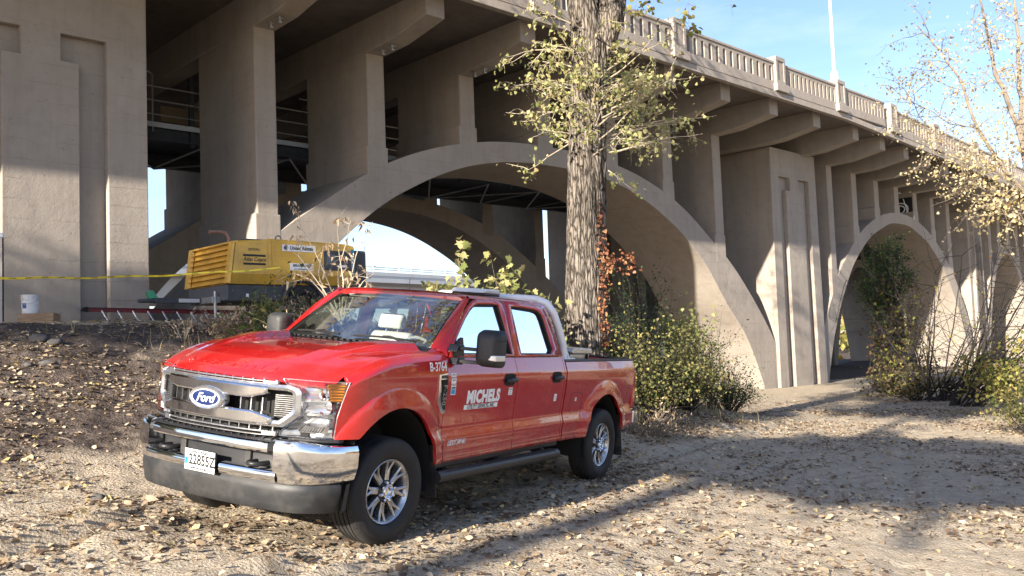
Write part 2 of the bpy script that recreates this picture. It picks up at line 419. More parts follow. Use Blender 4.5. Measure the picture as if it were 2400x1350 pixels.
def pier(c, half, zt, zb, v0, batter=.0):
    a, h1, h2, k = half, 1.24, .36, .70
    poly = [(-a, zb), (-a, zt), (a, zt), (a, zb), (h1, zb), (h1, 7.93), (h2, 7.93), (h2, 7.39), (k, 7.39), (k, zb),
            (-k, zb), (-k, 7.39), (-h2, 7.39), (-h2, 7.93), (-h1, 7.93), (-h1, zb)]
    if a < 1.5:
        s = a/2.05; poly = [(x*s, z) for x, z in poly]
    f = lambda x, z: c+x*(1+batter*(zt-z))
    b = MB().prism([(f(x, z), z) for x, z in poly], v0-.14, v0+.06, 'y')
    core = [(f(-a, zb)+.002, zb), (f(-a, zt)+.002, zt), (f(a, zt)-.002, zt), (f(a, zb)-.002, zb)]
    b.prism(core, v0+.055, v0+3.0, 'y')
    return b.obj('pier', CONC if v0 < 5 else CONC2, BR, bevel=.02, fix=True)
for v0 in (0.0, 9.5):
    pier(-4.6, 2.05, 9.07, -2, v0)
    pier(24.75, 1.88, 9.07+.02, -3, v0, .0055)
    pier(46.2, 1.02, 9.07+zoff(46.2), -3, v0, .005)
    pier(57.6, 1.0, 9.07+zoff(57), -3, v0, .005)
# deck slab and edge
US = [-18.0, 24.0, 75.0]
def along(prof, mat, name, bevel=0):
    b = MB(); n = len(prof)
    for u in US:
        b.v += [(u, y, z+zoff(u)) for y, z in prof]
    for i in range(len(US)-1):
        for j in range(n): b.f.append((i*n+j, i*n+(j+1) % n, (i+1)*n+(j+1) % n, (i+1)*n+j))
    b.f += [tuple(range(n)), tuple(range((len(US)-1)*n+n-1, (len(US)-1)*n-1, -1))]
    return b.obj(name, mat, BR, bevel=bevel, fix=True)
along([(-2.86, 9.94), (15.5, 9.94), (15.5, 10.03), (-2.86, 10.03)], concrete_mat('shaded_soffit_concrete', (.15, .13, .115), False, .3), 'deck_slab')  # slab concrete darkened to stand in for the shade under the bridge
along([(-2.99, 9.77), (-2.80, 9.77), (-2.80, 10.0), (-2.99, 9.985)], CONC, 'deck_fascia', .012)
along([(15.4, 9.77), (15.6, 9.77), (15.6, 11.0), (15.4, 11.0)], CONC, 'far_parapet', .012)
along([(-2.80, 10.02), (-2.0, 10.02), (-2.0, 10.06), (-2.80, 10.06)], CONC, 'sidewalk')
# balustrade: posts, panels with round-headed slots
def slot_cell(b, u0, u1, z0, z1, w, y0, y1, n=6):
    c = (u0+u1)/2; a, d = c-w/2, c+w/2; zs = z1-.09-w/2
    arc = [(c+w/2*math.cos(math.pi*k/n), zs+w/2*math.sin(math.pi*k/n)) for k in range(n+1)]   # right -> left
    zlo = z0+.02
    for y, fl in ((y0, False), (y1, True)):
        fs = []; vs = []
        def q(*p):
            k = len(vs); vs.extend([(x, y, z) for x, z in p]); fs.append(tuple(range(k, k+len(p))))
        q((u0, z0), (a, z0), (a, zs), (u0, zs)); q((d, z0), (u1, z0), (u1, zs), (d, zs)); q((a, z0), (d, z0), (d, zlo), (a, zlo))
        q((u0, zs), (a, zs), (a, z1), (u0, z1)); q((d, zs), (u1, zs), (u1, z1), (d, z1))
        for k in range(n):
            (xa, za), (xb, zb) = arc[k], arc[k+1]; q((xb, zb), (xa, za), (xa, z1), (xb, z1))
        b.add(vs, [tuple(reversed(f)) for f in fs] if fl else fs)
    ring = [(a, zlo), (d, zlo)]+arc
    m = len(ring); vs = [(x, y0, z) for x, z in ring]+[(x, y1, z) for x, z in ring]
    b.add(vs, [(i, m+i, m+(i+1) % m, (i+1) % m) for i in range(m)])
PITCH, PW = 5.4, .66
bay = MB(); nslot = 13; inner = PITCH-PW; cw = inner/nslot
for k in range(nslot):
    slot_cell(bay, k*cw, (k+1)*cw, 10.33, 10.985, .165, -2.93, -2.72)
bay_me = bay.mesh('railing_panel', CONC)
base_me = MB().box(0, inner, -2.955, -2.70, 10.02, 10.33).mesh('railing_base', CONC)
cap_me = MB().box(0, inner, -2.965, -2.685, 10.985, 11.075).mesh('railing_cap', CONC)
pm = MB()
pm.box(0, PW, -3.0, -2.62, 10.24, 11.26).box(-.09, PW+.09, -3.10, -2.60, 9.99, 10.28)
pm.box(.0, PW, -3.035, -3.0, 11.10, 11.26).box(.0, .13, -3.035, -3.0, 10.3, 11.1).box(PW-.13, PW, -3.035, -3.0, 10.3, 11.1).box(.13, PW-.13, -3.035, -3.0, 10.28, 10.40)
post_me = pm.mesh('railing_post', CONC)
posts_u = [12.72-.33-PITCH*1.13*k for k in range(1, 6)][::-1]+[12.40, 18.50, 23.18, 27.6, 32.3, 37.4, 42.5, 47.6, 52.7, 57.8, 62.9]
for i, u in enumerate(posts_u):
    t = -math.atan(.041) if u > 24 else 0
    link('railing_post', post_me, BR, (u, 0, zoff(u)), (0, -t, 0))
    if i+1 < len(posts_u):
        span = posts_u[i+1]-u-PW; s = span/inner
        for nm, me_ in (('railing_panel', bay_me), ('railing_base', base_me), ('railing_cap', cap_me)):
            o = link(nm, me_, BR, (u+PW, 0, zoff(u+PW)), (0, -t if u > 23 else 0, 0)); o.scale = (s, 1, 1)
for o in [c for c in BR.children if c.name.startswith('railing')]:
    b_ = o.modifiers.new('bevel', 'BEVEL'); b_.width = .012; b_.segments = 1; b_.limit_method = 'ANGLE'; b_.angle_limit = rad(50)
# hanger bolts under the beams
for u in cols1[:3]:
    for dv in (-.45, -.85):
        MB().tube([(u+.2, dv, 9.12), (u+.2, dv, 8.96)], .025, 8).box(u+.13, u+.27, dv-.05, dv+.05, 9.03, 9.05).box(u+.16, u+.24, dv-.03, dv+.03, 8.93, 8.97).obj('anchor_bolt', GALV, BR)
# painted graffiti on one spandrel wall (white loops on black)
BLACKP = simple('black_paint', (.012, .012, .013), .6); WHITEP = simple('white_paint', (.72, .72, .70), .6, var=.05)
gp = MB().box(37.5-.014, 37.5-.003, .05, 2.7, 7.05, 8.30).obj('graffiti', BLACKP, BR)
gl = MB()
for cy, cz, r in ((.7, 7.9, .42), (.7, 7.9, .25), (1.7, 7.75, .5), (1.7, 7.75, .3), (2.35, 8.2, .25), (1.2, 8.35, .25), (.3, 7.4, .3)):
    pts = [(37.482, cy+r*math.cos(a), cz-.2+r*.8*math.sin(a)) for a in np.linspace(.4, 5.6, 16)]
    gl.tube(pts, .035, 5)
for k in range(4): gl.tube([(37.482, .2+.7*k, 7.12), (37.482, .5+.62*k, 8.25)], .03, 5)
gl.obj('graffiti_line', WHITEP, BR)

# ---------------------------------------------------------------- maintenance walkway slung between the ribs
WK = empty('maintenance_walkway', (BX, BY, 0), BA)
put(WK, 'dark steel maintenance walkway with pipe handrails slung between the arch ribs', 'walkway')
for v in (5.0, 8.45):
    MB().box(-2.4, 22.5, v-.10, v+.10, 7.28, 7.32).box(-2.4, 22.5, v-.012, v+.012, 7.32, 7.62).box(-2.4, 22.5, v-.10, v+.10, 7.62, 7.66).obj('girder', STEEL, WK)
MB().box(-2.4, 22.5, 5.0, 8.45, 7.665, 7.71).obj('deck_plate', STEEL, WK)
MB().box(-2.4, 22.5, 4.86, 4.90, 7.62, 7.76).obj('toe_board', GALV, WK)
for z in (7.98, 8.36, 8.74): MB().tube([(-2.4, 4.92, z), (22.5, 4.92, z)], .022, 6).obj('handrail', GALV, WK)
for k in range(10):
    u = -.36+2.45*k
    MB().tube([(u, 4.9, 7.5), (u, 4.9, 9.05), (u-.12, 4.9, 9.12), (u-.45, 4.9, 9.12)], .022, 6).obj('rail_post', GALV, WK)
    MB().box(u+1.05, u+1.17, 4.93, 5.05, 7.2, 9.4).obj('hanger', STEEL, WK)
for k in range(9):
    u = -1.6+2.7*k
    MB().tube([(u, 5.0, 7.24), (u+2.7, 8.45, 7.24)], .028, 6).obj('brace', GALV, WK)
    MB().tube([(u, 5.0, 7.25), (u, 8.45, 7.25)], .024, 6).obj('cross_brace', GALV, WK)
    if k % 2: MB().tube([(u+2.7, 5.0, 7.23), (u, 8.45, 7.23)], .028, 6).obj('brace', GALV, WK)
MB().tube([(-2.4, 6.6, 8.1), (22.5, 6.6, 8.1)], .16, 12).obj('pipe', simple('brown_pipe', (.16, .09, .06), .6), WK, smooth=60)
MB().box(1.0, 2.6, 7.6, 7.64, 8.0, 9.0).obj('mesh_panel', simple('tan_mesh', (.30, .24, .17), .8), WK)

# ---------------------------------------------------------------- street lamp on the parapet
SLx, SLy = fromUV(23.62, -2.72)
SL = empty('street_lamp', (SLx, SLy, 11.26), BA); put(SL, 'white tapered street lamp pole standing on a bridge parapet post', 'street lamp')
WPOLE = simple('white_pole', (.78, .79, .80), .35, .2)
MB().prism([(-.16, -.16), (.16, -.16), (.16, .16), (-.16, .16)], 0, .02, 'z').obj('base_plate', WPOLE, SL)
MB().lathe([(.17, .02), (.165, .22), (.135, .40), (.10, .46)], n=10).obj('base_shroud', WPOLE, SL, smooth=50)
MB().tube([(0, 0, .4), (0, 0, 9)], [.065, .04], 12).obj('pole', WPOLE, SL, smooth=60)
MB().tube([(0, 0, 8.9), (0, .6, 9.3), (0, 1.7, 9.5)], [.04, .035, .03], 8).obj('arm', WPOLE, SL, smooth=60)
MB().box(-.14, .14, 1.6, 2.2, 9.44, 9.56).obj('lamp_head', WPOLE, SL, bevel=.03)

# ---------------------------------------------------------------- highway bridge far behind
HB = empty('highway_bridge', (-36, 96, 0), math.atan2(200, 150)); put(HB, 'pale concrete highway girder bridge seen far off through the arches', 'bridge')
MB().prism([(-.0, 11.1), (-.0, 10.2), (2.0, 9.9), (3.0, 7.4), (12, 7.4), (13, 9.9), (15, 10.2), (15, 11.1)], -45, 330, 'x').obj('girder', GIRD, HB, fix=True)
MB().box(-45, 330, -.06, .3, 11.1, 11.6).obj('barrier', GIRD, HB)
for z in (11.95, 12.25): MB().tube([(-45, .1, z), (330, .1, z)], .05, 5).obj('rail', GALV, HB)
rp = MB().tube([(0, .1, 11.5), (0, .02, 12.0), (0, .1, 12.3)], .06, 5).mesh('rail_post', GALV)
for k in range(70): link('rail_post', rp, HB, (-45+2.4*k, 0, 0))
for u in (120, 200):
    b = MB().lathe([(3.1, -6), (2.4, -1), (2.1, 3), (2.6, 7.6)], (u, 7, 0), n=16); b.obj('bridge_pier', GIRD, HB, smooth=60)
# ---------------------------------------------------------------- pickup truck (local X forward, Y to its left side, Z up; front axle at X=0)
def paint_mat():
    m, nt, b = node_mat('red_paint'); co = worldco(nt)
    n = tex(nt, 'Noise', 3.0, co, Detail=8.0, Roughness=.7)
    r = ramp(nt, n.outputs['Fac'], [(0.35, (.40, .009, .009)), (0.7, (.46, .014, .012))])
    oc = objco(nt); sp = nt.nodes.new('ShaderNodeSeparateXYZ'); nt.links.new(oc, sp.inputs[0])
    mr_ = nt.nodes.new('ShaderNodeMapRange'); mr_.inputs['From Min'].default_value = .80; mr_.inputs['From Max'].default_value = .52; mr_.inputs['To Min'].default_value = .0; mr_.inputs['To Max'].default_value = .55; nt.links.new(sp.outputs['Z'], mr_.inputs['Value'])
    nd = tex(nt, 'Noise', 11.0, co, Detail=8.0, Roughness=.75); dr = ramp(nt, nd.outputs['Fac'], [(0.38, (0, 0, 0)), (0.68, (1, 1, 1))])
    nt.links.new(mixc(nt, math_n(nt, 'MULTIPLY', mr_.outputs[0], dr.outputs['Color']), r.outputs['Color'], (.30, .235, .18)), b.inputs['Base Color'])
    n2 = tex(nt, 'Noise', 6.0, co, Detail=9.0, Roughness=.75)
    r2 = ramp(nt, n2.outputs['Fac'], [(0.4, (.16, .16, .16)), (0.75, (.36, .36, .36))]); nt.links.new(r2.outputs['Color'], b.inputs['Roughness'])
    b.inputs['Coat Weight'].default_value = 1.0; b.inputs['Coat Roughness'].default_value = .015; b.inputs['Coat IOR'].default_value = 1.5
    b.inputs['Specular IOR Level'].default_value = .6
    n3 = tex(nt, 'Noise', 2.3, co, Detail=2.0); bump(nt, b, n3.outputs['Fac'], .05, .02)
    return m
PAINT = paint_mat()
CHROME = simple('chrome', (.80, .81, .83), .09, 1.0, var=.10, scale=5)
SILVER = simple('satin_silver', (.50, .51, .53), .22, .9, var=.05, dirt=(.30, .28, .26), dscale=9.0)
BPLAS = simple('black_plastic', (.016, .016, .018), .42, var=.25, scale=12, bmp=.1, bscale=300)
GPLAS = simple('grey_plastic', (.016, .017, .019), .5, var=.3, scale=6, bmp=.15, bscale=200, dirt=(.045, .042, .038), dscale=3.5)
BLACK = simple('flat_black', (.006, .006, .006), .8)
RUBBER = simple('tyre_rubber', (.011, .011, .012), .68, var=.35, scale=14, dirt=(.038, .034, .030), dscale=6.0)
WHITE = simple('white_vinyl', (.80, .80, .80), .4)
WENAM = simple('white_enamel', (.74, .75, .77), .3, var=.04)
AMBER = simple('amber_lens', (.85, .30, .02), .3, coat=.6)
TAILR = simple('red_lens', (.40, .006, .006), .1, coat=1.0)
FABRIC = simple('grey_seat_fabric', (.48, .47, .43), .9, var=.08, bmp=.2, bscale=200)
DASHM = simple('dashboard', (.10, .10, .10), .7)
MUD = simple('mud_flap_rubber', (.02, .02, .021), .75, var=.4, scale=9, dirt=(.10, .085, .07), dscale=7.0)
def glass_mat(name, tint, refl, k=1.0):
    m = bpy.data.materials.new(name); m.use_nodes = True; nt = m.node_tree; nt.nodes.clear()
    o = nt.nodes.new('ShaderNodeOutputMaterial'); mx = nt.nodes.new('ShaderNodeMixShader'); tr = nt.nodes.new('ShaderNodeBsdfTransparent'); g = nt.nodes.new('ShaderNodeBsdfGlossy')
    tr.inputs['Color'].default_value = (*tint, 1); g.inputs['Roughness'].default_value = .01; g.inputs['Color'].default_value = (1, 1, 1, 1)
    fr = nt.nodes.new('ShaderNodeFresnel'); fr.inputs['IOR'].default_value = refl
    nt.links.new(math_n(nt, 'MULTIPLY', fr.outputs[0], k), mx.inputs[0]); nt.links.new(tr.outputs[0], mx.inputs[1]); nt.links.new(g.outputs[0], mx.inputs[2]); nt.links.new(mx.outputs[0], o.inputs['Surface'])
    return m
GLASS = glass_mat('window_glass', (.42, .52, .56), 1.6)
WSGLASS = glass_mat('windshield_glass', (.90, .95, .92), 1.45, .42)
LENS = glass_mat('clear_lens', (.95, .96, .97), 1.5)

TK = empty('pickup_truck'); put(TK, 'red crew-cab pickup truck with chrome grille, white lettering and black mirrors', 'pickup truck')
_tm = TRM.to_4x4(); _tm.translation = TRO; TK.matrix_world = _tm

PROF = [(.50,.93),(.535,.955),(.56,.974),(.595,.985),(.615,.985),(.635,.979),(.68,.984),(.728,.993),(.738,.994),(.828,.969),(.842,.967),(.95,.980),(1.08,.993),(1.18,.999),(1.25,1.0),(1.28,.997),(1.30,.990),(1.36,.969),(1.425,.945),(1.5,.92)]
WC = [(0.02, .50, .55), (-4.00, .47, .53)]       # wheel openings: x, z, radius
XF_T = [(0,.935),(.2,.93),(.4,.90),(.55,.85),(.65,.80),(.75,.765),(.82,.735),(.87,.698),(.91,.65),(.935,.60),(.97,.52)]
def smooth_tab(tab):
    x = np.array([p[0] for p in tab], float); y = np.array([p[1] for p in tab], float); m = np.gradient(y, x); m[0] = 0 if x[0] == 0 else m[0]
    def f(t):
        t = min(max(t, x[0]), x[-1]); i = min(int(np.searchsorted(x, t, 'right'))-1, len(x)-2); h = x[i+1]-x[i]; q = (t-x[i])/h
        return float((1+2*q)*(1-q)**2*y[i]+q*(1-q)**2*h*m[i]+q*q*(3-2*q)*y[i+1]+q*q*(q-1)*h*m[i+1])
    return f
_xf = smooth_tab(XF_T)
def XF(y): return _xf(abs(y))
HD_T = [(-.02,1.225),(0,1.236),(.015,1.262),(.04,1.283),(.10,1.315),(.2,1.362),(.35,1.412),(.5,1.45),(.8,1.49),(1.2,1.51),(1.7,1.515)]
def XH(y): return XF(y)-.025
def HZ(x, y):
    d = XH(y)-x; a = abs(y)
    z = interp(HD_T, d)-.022*(a/.9)**2
    t = min(1, max(0, (.55-x)/1.0)); yi_, yo_ = lerp(.42, .56, t), lerp(.62, .81, t)
    sh = .052*float(sstep(.22, 1.0, d))                                            # raised shoulders either side of a sunken centre
    S = float(sstep(yi_-.012, yi_+.018, a))*(1-float(sstep(yo_-.045, yo_+.015, a)))
    z += sh*S-.016*float(sstep(.22, 1.0, d))
    return z
def ftop(x): return HZ(x, .89)
def flare(x, z):
    y = 0
    for cx, cz, ro in WC:
        r = math.hypot(x-cx, z-cz); R1 = ro+.155
        if r < R1: y = max(y, .040*min(1, max(0, (R1-r)/.155))**.55)
    return y
def side(x, z, top=None):
    y = interp(PROF, z)
    if x > .15: y -= .075*((x-.15)/.50)**2.6
    if x < -4.45: y -= .012*((-4.45-x)/.45)**2
    f = flare(x, z)
    if z > 1.05: f *= max(0, 1-(z-1.05)/.26)
    y += f
    if top is not None:
        t = (z-(top-.075))/.075
        if z > 1.25 and x > -.63: y += .6*max(0, z-1.25)*.35
        if t > 0: y = lerp(y, .895, t**2.2)
    return y
def panel(name, cols, zbot, ztop, s, rows=40, topfn=None, mat=None, lip=.03):
    G = []
    for x in cols:
        zb, zt = zbot(x), ztop(x)
        G.append([(x, s*side(x, zb+(zt-zb)*j/rows, topfn(x) if topfn else None), zb+(zt-zb)*j/rows) for j in range(rows+1)])
    # lip turned inwards round the border
    def inn(p): return (p[0], p[1]-s*lip, p[2])
    G2 = [[inn(G[0][j]) for j in range(rows+1)]]+G+[[inn(G[-1][j]) for j in range(rows+1)]]
    G2 = [[inn(r[0])]+r+[inn(r[-1])] for r in G2]
    b = MB().grid(G2, flip=(s > 0))
    return b.obj(name, mat or PAINT, TK, smooth=28)
def cgap(a, b, n): return [a+(b-a)*i/n for i in range(n+1)]
def arch_cols(cx, ro, a, b):
    c = set(cgap(a, b, 36))
    for k in range(0, 25):
        x = cx+ro*math.cos(math.pi*k/24)*.9985
        if min(a, b) < x < max(a, b): c.add(x)
    return sorted(c, reverse=True)
def wheel_z(x, i, lo):
    cx, cz, ro = WC[i]; d = abs(x-cx)
    return max(lo, cz+math.sqrt(max(0, ro*ro-d*d))) if d < ro else lo
def fend_bot(x):
    lo = .845 if x > .3 else .56
    return wheel_z(x, 0, lo)
def bed_bot(x): return wheel_z(x, 1, .545 if x > -4 else .565)
PARTS = {}
for s in (1, -1):
    # front fender: front edge follows the lamp
    cols = sorted(set(arch_cols(.02, .55, .628, -.628)+[.628, .622, .615, .605, .595, .585, .575, .566, .562, .5605, .55]), reverse=True)
    def fb(x): return max(fend_bot(x), interp([(.58,.0),(.62,.845),(.66,.86),(.70,.99)], x) if x > .60 else 0)
    G = panel('front_fender', cols, fend_bot, lambda x: interp([(.561,1.252),(.585,1.19),(.61,1.1),(.63,1.0)], x) if x > .561 else ftop(x), s, 44, ftop)
    panel('front_door', cgap(-.636, -1.838, 26), lambda x: .555, lambda x: 1.424, s)
    panel('rear_door', cgap(-1.846, -2.862, 24), lambda x: .552, lambda x: 1.424, s)
    panel('cab_corner', cgap(-2.870, -2.905, 2), lambda x: .552, lambda x: 1.424, s)
    panel('bedside', arch_cols(-4.0, .53, -2.932, -4.868), bed_bot, lambda x: 1.372, s, 42)
    # rocker under the doors
    MB().box(-2.9, -.63, s*.80, s*.945, .50, .56).obj('rocker', BPLAS, TK, bevel=.01)
# ---- hood
NX, NY = 46, 119
G = []
for i in range(NX+1):
    row = []
    for j in range(NY+1):
        y = -.889+1.778*j/NY; xr = -.36-.11*(abs(y)/.89)**2; xf = XH(y)
        t = (i/NX)**1.7; x = xf+(xr-xf)*t
        row.append((x, y, HZ(x, y)))
    G.append(row)
lipf = [(p[0]-.03, p[1], p[2]-.02) for p in G[0]]; lipb = [(p[0]-.005, p[1], p[2]-.04) for p in G[-1]]
hood = MB().grid([lipf]+G+[lipb], flip=False).obj('hood', PAINT, TK, smooth=35)
# nose lettering pressed into the hood
tm = text_mesh('hood_lettering', 'SUPER DUTY', .098, PAINT, .003, .0008, 0, 1.55, 1.12)
for v in tm.vertices:
    tx, ty, tz = v.co; d = .085-ty*.9; y = tx; x = XH(y)-d; v.co = (x, y, HZ(x, y)+.0015+tz*.8)
link('hood_lettering', tm, hood)
# ---- cowl, windshield, roof, pillars
def WSB(y): a = abs(y)/.82; return (-.49-.13*a**2.2, y, 1.508-.004*a)
def WST(y): a = abs(y)/.70; return (-1.165-.05*a**2, y, 1.937-.016*a**2)
cg = []
for i in range(6):
    row = []
    for j in range(31):
        y = -.86+1.72*j/30; xr = -.365-.11*(abs(y)/.89)**2; x0, _, z0 = WSB(max(-.82, min(.82, y)))
        t = i/5; row.append((lerp(xr, x0-.015, t), y, lerp(HZ(xr, y)-.028, z0-.006, t)+.006*math.sin(t*math.pi)))
    cg.append(row)
cowl = MB().grid(cg, flip=False).obj('cowl', BPLAS, TK, smooth=40)
for k in range(22):
    y = -.70+k*.066
    x0 = WSB(y)[0]
    if abs(y) < .74: MB().box(x0+.035, x0+.10, y, y+.035, 1.499, 1.5125).obj('cowl_vent', BLACK, cowl)
ws = []
for i in range(15):
    t = i/14; row = []
    for j in range(25):
        q = -1+2*j/24; a = Vector(WSB(q*.80)); b_ = Vector(WST(q*.695)); p = a.lerp(b_, t); p.z += .012*math.sin(t*math.pi); p.x += .012*math.sin(t*math.pi); row.append(tuple(p))
    ws.append(row)
wso = MB().grid(ws, flip=False).obj('windshield', WSGLASS, TK, smooth=180)
# black ceramic band along the glass border
for a0, a1, b0, b1, ax in ((0, .055, 0, 1, 0), (.945, 1, 0, 1, 0)):
    rows = []
    for t in (a0, (a0+a1)/2, a1):
        rows.append([tuple(Vector(WSB(q*.80)).lerp(Vector(WST(q*.695)), t)+Vector((-.006, 0, -.004+.012*math.sin(t*math.pi)))) for q in np.linspace(-1, 1, 21)])
    MB().grid(rows).obj('glass_border', BLACK, wso)
for q0 in (-1, 1):
    rows = []
    for q in (q0, q0*.965, q0*.93):
        rows.append([tuple(Vector(WSB(q*.80)).lerp(Vector(WST(q*.695)), t)+Vector((-.006, 0, -.004+.012*math.sin(t*math.pi)))) for t in np.linspace(0, 1, 13)])
    MB().grid(rows).obj('glass_border', BLACK, wso)
def RZ(x, y):
    a = abs(y)/.74
    z = 1.995-.018*a*a-.03*max(0, a-.9)/.1
    if x > -1.35: z -= .055*((x+1.35)/.19)**2
    if x < -2.6: z -= .05*((-2.6-x)/.2)**2
    for c in (-.5, -.25, 0, .25, .5): z -= .006*float(sstep(.05, .035, abs(y-c)))*float(sstep(-1.45, -1.55, x))*float(sstep(-2.7, -2.6, x))
    return z
rg = [[((lerp(WST(.945*y)[0]-.004, -2.78, t)), y, RZ(lerp(WST(.945*y)[0]-.004, -2.78, t), y)) for y in np.linspace(-.735, .735, 50)] for t in np.linspace(0, 1, 36)**1.15]
rg = [[(p[0], p[1], p[2]-.035) for p in rg[0]]]+rg
roof = MB().grid(rg, flip=False).obj('roof', PAINT, TK, smooth=35)
for s in (1, -1):
    # roof rail above the doors, pillar strips
    def YT(z): return interp([(1.40,.951),(1.425,.945),(1.66,.873),(1.90,.795),(1.945,.772),(1.985,.735)], z)
    rr = [[(x, s*.772, 1.944-.02*max(0, (-2.45-x)/.3)**2) for x in np.linspace(-1.24, -2.76, 24)], [(x, s*.757, 1.968-.025*max(0, (-2.45-x)/.3)**2) for x in np.linspace(-1.22, -2.77, 24)], [(x, s*.735, RZ(x, .735)) for x in np.linspace(-1.20, -2.78, 24)]]
    MB().grid(rr, flip=(s < 0)).obj('roof_rail', PAINT, TK, smooth=60)
    MB().tube([(x, s*.742, RZ(x, .735)+.004) for x in np.linspace(-1.19, -2.74, 24)], .011, 6).obj('drip_molding', BPLAS, TK, smooth=80)
    ap = []
    for t in np.linspace(0, 1, 14):
        a = Vector(WSB(.81)).lerp(Vector(WST(.70)), t); a.z += .012*math.sin(t*math.pi)
        b_ = Vector((lerp(-.672, -1.235, t), lerp(.951, .772, t)-.0*t, lerp(1.430, 1.944, t))); b_.x += .035*math.sin(t*math.pi)*.6; b_.z += .02*math.sin(t*math.pi)
        m_ = a.lerp(b_, .45)+Vector((.010, .016, .014))
        ap.append([(a.x, s*a.y, a.z), (m_.x, s*m_.y, m_.z), (b_.x, s*b_.y, b_.z)])
    MB().grid(ap, flip=(s > 0)).obj('windshield_pillar', PAINT, TK, smooth=50)
    # gusset between fender, cowl and pillar
    gz_ = [[(-.47, s*.885, ftop(-.47)-.004), (-.56, s*.86, 1.50), (-.62, s*.81, 1.505)], [(-.628, s*.90, ftop(-.62)-.002), (-.64, s*.915, 1.475), (-.672, s*.945, 1.432)]]
    MB().grid(gz_, flip=(s > 0)).obj('fender_gusset', PAINT, TK)
    def ring(name, O, I, dy, mat, par=TK):
        n = len(O); vs = [(x, s*(YT(z)+dy), z) for x, z in O]+[(x, s*(YT(z)+dy), z) for x, z in I]
        # subdivide each quad once across for the curve
        fs = [(i, (i+1) % n, n+(i+1) % n, n+i) for i in range(n)]
        if s < 0: fs = [tuple(reversed(f)) for f in fs]
        o = MB().add(vs, fs).obj(name, mat, par, smooth=30); solid(o, .02, -1); return o
    OF = [(-.69,1.428),(-.80,1.565),(-.92,1.685),(-1.04,1.79),(-1.16,1.878),(-1.24,1.92),(-1.32,1.936),(-1.60,1.944),(-1.838,1.944),(-1.838,1.70),(-1.838,1.428)]
    IF = [(-.755,1.450),(-.855,1.585),(-.95,1.672),(-1.06,1.763),(-1.17,1.838),(-1.245,1.876),(-1.325,1.892),(-1.58,1.902),(-1.69,1.902),(-1.73,1.70),(-1.775,1.450)]
    OR = [(-1.846,1.428),(-1.846,1.70),(-1.846,1.944),(-2.15,1.944),(-2.42,1.938),(-2.56,1.926),(-2.64,1.895),(-2.70,1.81),(-2.77,1.65),(-2.82,1.50),(-2.862,1.428)]
    IR = [(-1.958,1.450),(-1.945,1.70),(-1.93,1.902),(-2.15,1.897),(-2.40,1.888),(-2.49,1.876),(-2.545,1.850),(-2.575,1.79),(-2.615,1.62),(-2.648,1.50),(-2.585,1.450)]
    for O, I, nm in ((OF, IF, 'front'), (OR, IR, 'rear')):
        fr = ring('door_frame', O, I, 0, PAINT)
        n = len(I)
        gm = MB(); gm.v = [(x, s*(YT(z)-.014), z) for x, z in I]; gm.f = [tuple(range(n)) if s > 0 else tuple(range(n-1, -1, -1))]
        gm.obj('side_window', GLASS, fr)
        MB().tube([(x, s*(YT(z)+.001), z) for x, z in I+I[:1]], .015, 6, False).obj('window_gasket', BLACK, fr, smooth=60)
    # black B-pillar cover
    for pts in ([(-1.69,1.906),(-1.834,1.906),(-1.834,1.446),(-1.775,1.446)], [(-1.850,1.906),(-1.93,1.906),(-1.958,1.446),(-1.850,1.446)]):
        m_ = MB(); zs = np.linspace(1.906, 1.446, 8)
        a_ = [(lerp(pts[0][0], pts[3][0], k/7), s*(YT(z)+.003), z) for k, z in enumerate(zs)]; c_ = [(lerp(pts[1][0], pts[2][0], k/7), s*(YT(z)+.003), z) for k, z in enumerate(zs)]
        m_.grid([a_, c_], flip=(s < 0)).obj('pillar_cover', BPLAS, TK)
    # belt trim
    MB().tube([(x, s*.948, 1.436) for x in np.linspace(-.74, -2.60, 12)], .010, 6).obj('belt_trim', BLACK, TK)
    # C pillar
    cp = []
    for (xa, z) in [(-2.566,1.932),(-2.648,1.899),(-2.708,1.812),(-2.778,1.652),(-2.828,1.50),(-2.870,1.426)]:
        xb = interp([(1.42,-2.905),(1.63,-2.845),(1.85,-2.805),(1.95,-2.77)], z)
        cp.append([(xa, s*YT(z), z), (lerp(xa, xb, .7), s*(YT(z)-.002), z), (xb, s*(YT(z)-.03), z)])
    MB().grid(cp, flip=(s < 0)).obj('rear_pillar', PAINT, TK, smooth=40)
# cab back with window
MB().prism([(-.90, .56), (.90, .56), (.91, 1.43), (.74, 1.95), (.5, 1.97), (-.5, 1.97), (-.74, 1.95), (-.91, 1.43)], -2.885, -2.875, 'x')
cb = MB()
outer = [(-.90,.56),(.90,.56),(.91,1.40),(.735,1.95),(-.735,1.95),(-.91,1.40)]
inner = [(-.62,1.47),(.62,1.47),(.66,1.52),(.55,1.86),(-.55,1.86),(-.66,1.52)]
xz = lambda z: interp([(.5,-2.895),(1.42,-2.895),(1.95,-2.775)], z)
cb.v = [(xz(z), y, z) for y, z in outer]+[(xz(z), y, z) for y, z in inner]
cb.f = [(i, (i+1) % 6, 6+(i+1) % 6, 6+i) for i in range(6)]
cb.obj('cab_back', PAINT, TK)
gb = MB(); gb.v = [(xz(z)-.004, y, z) for y, z in inner]; gb.f = [tuple(range(6))]; gb.obj('rear_window', GLASS, TK)

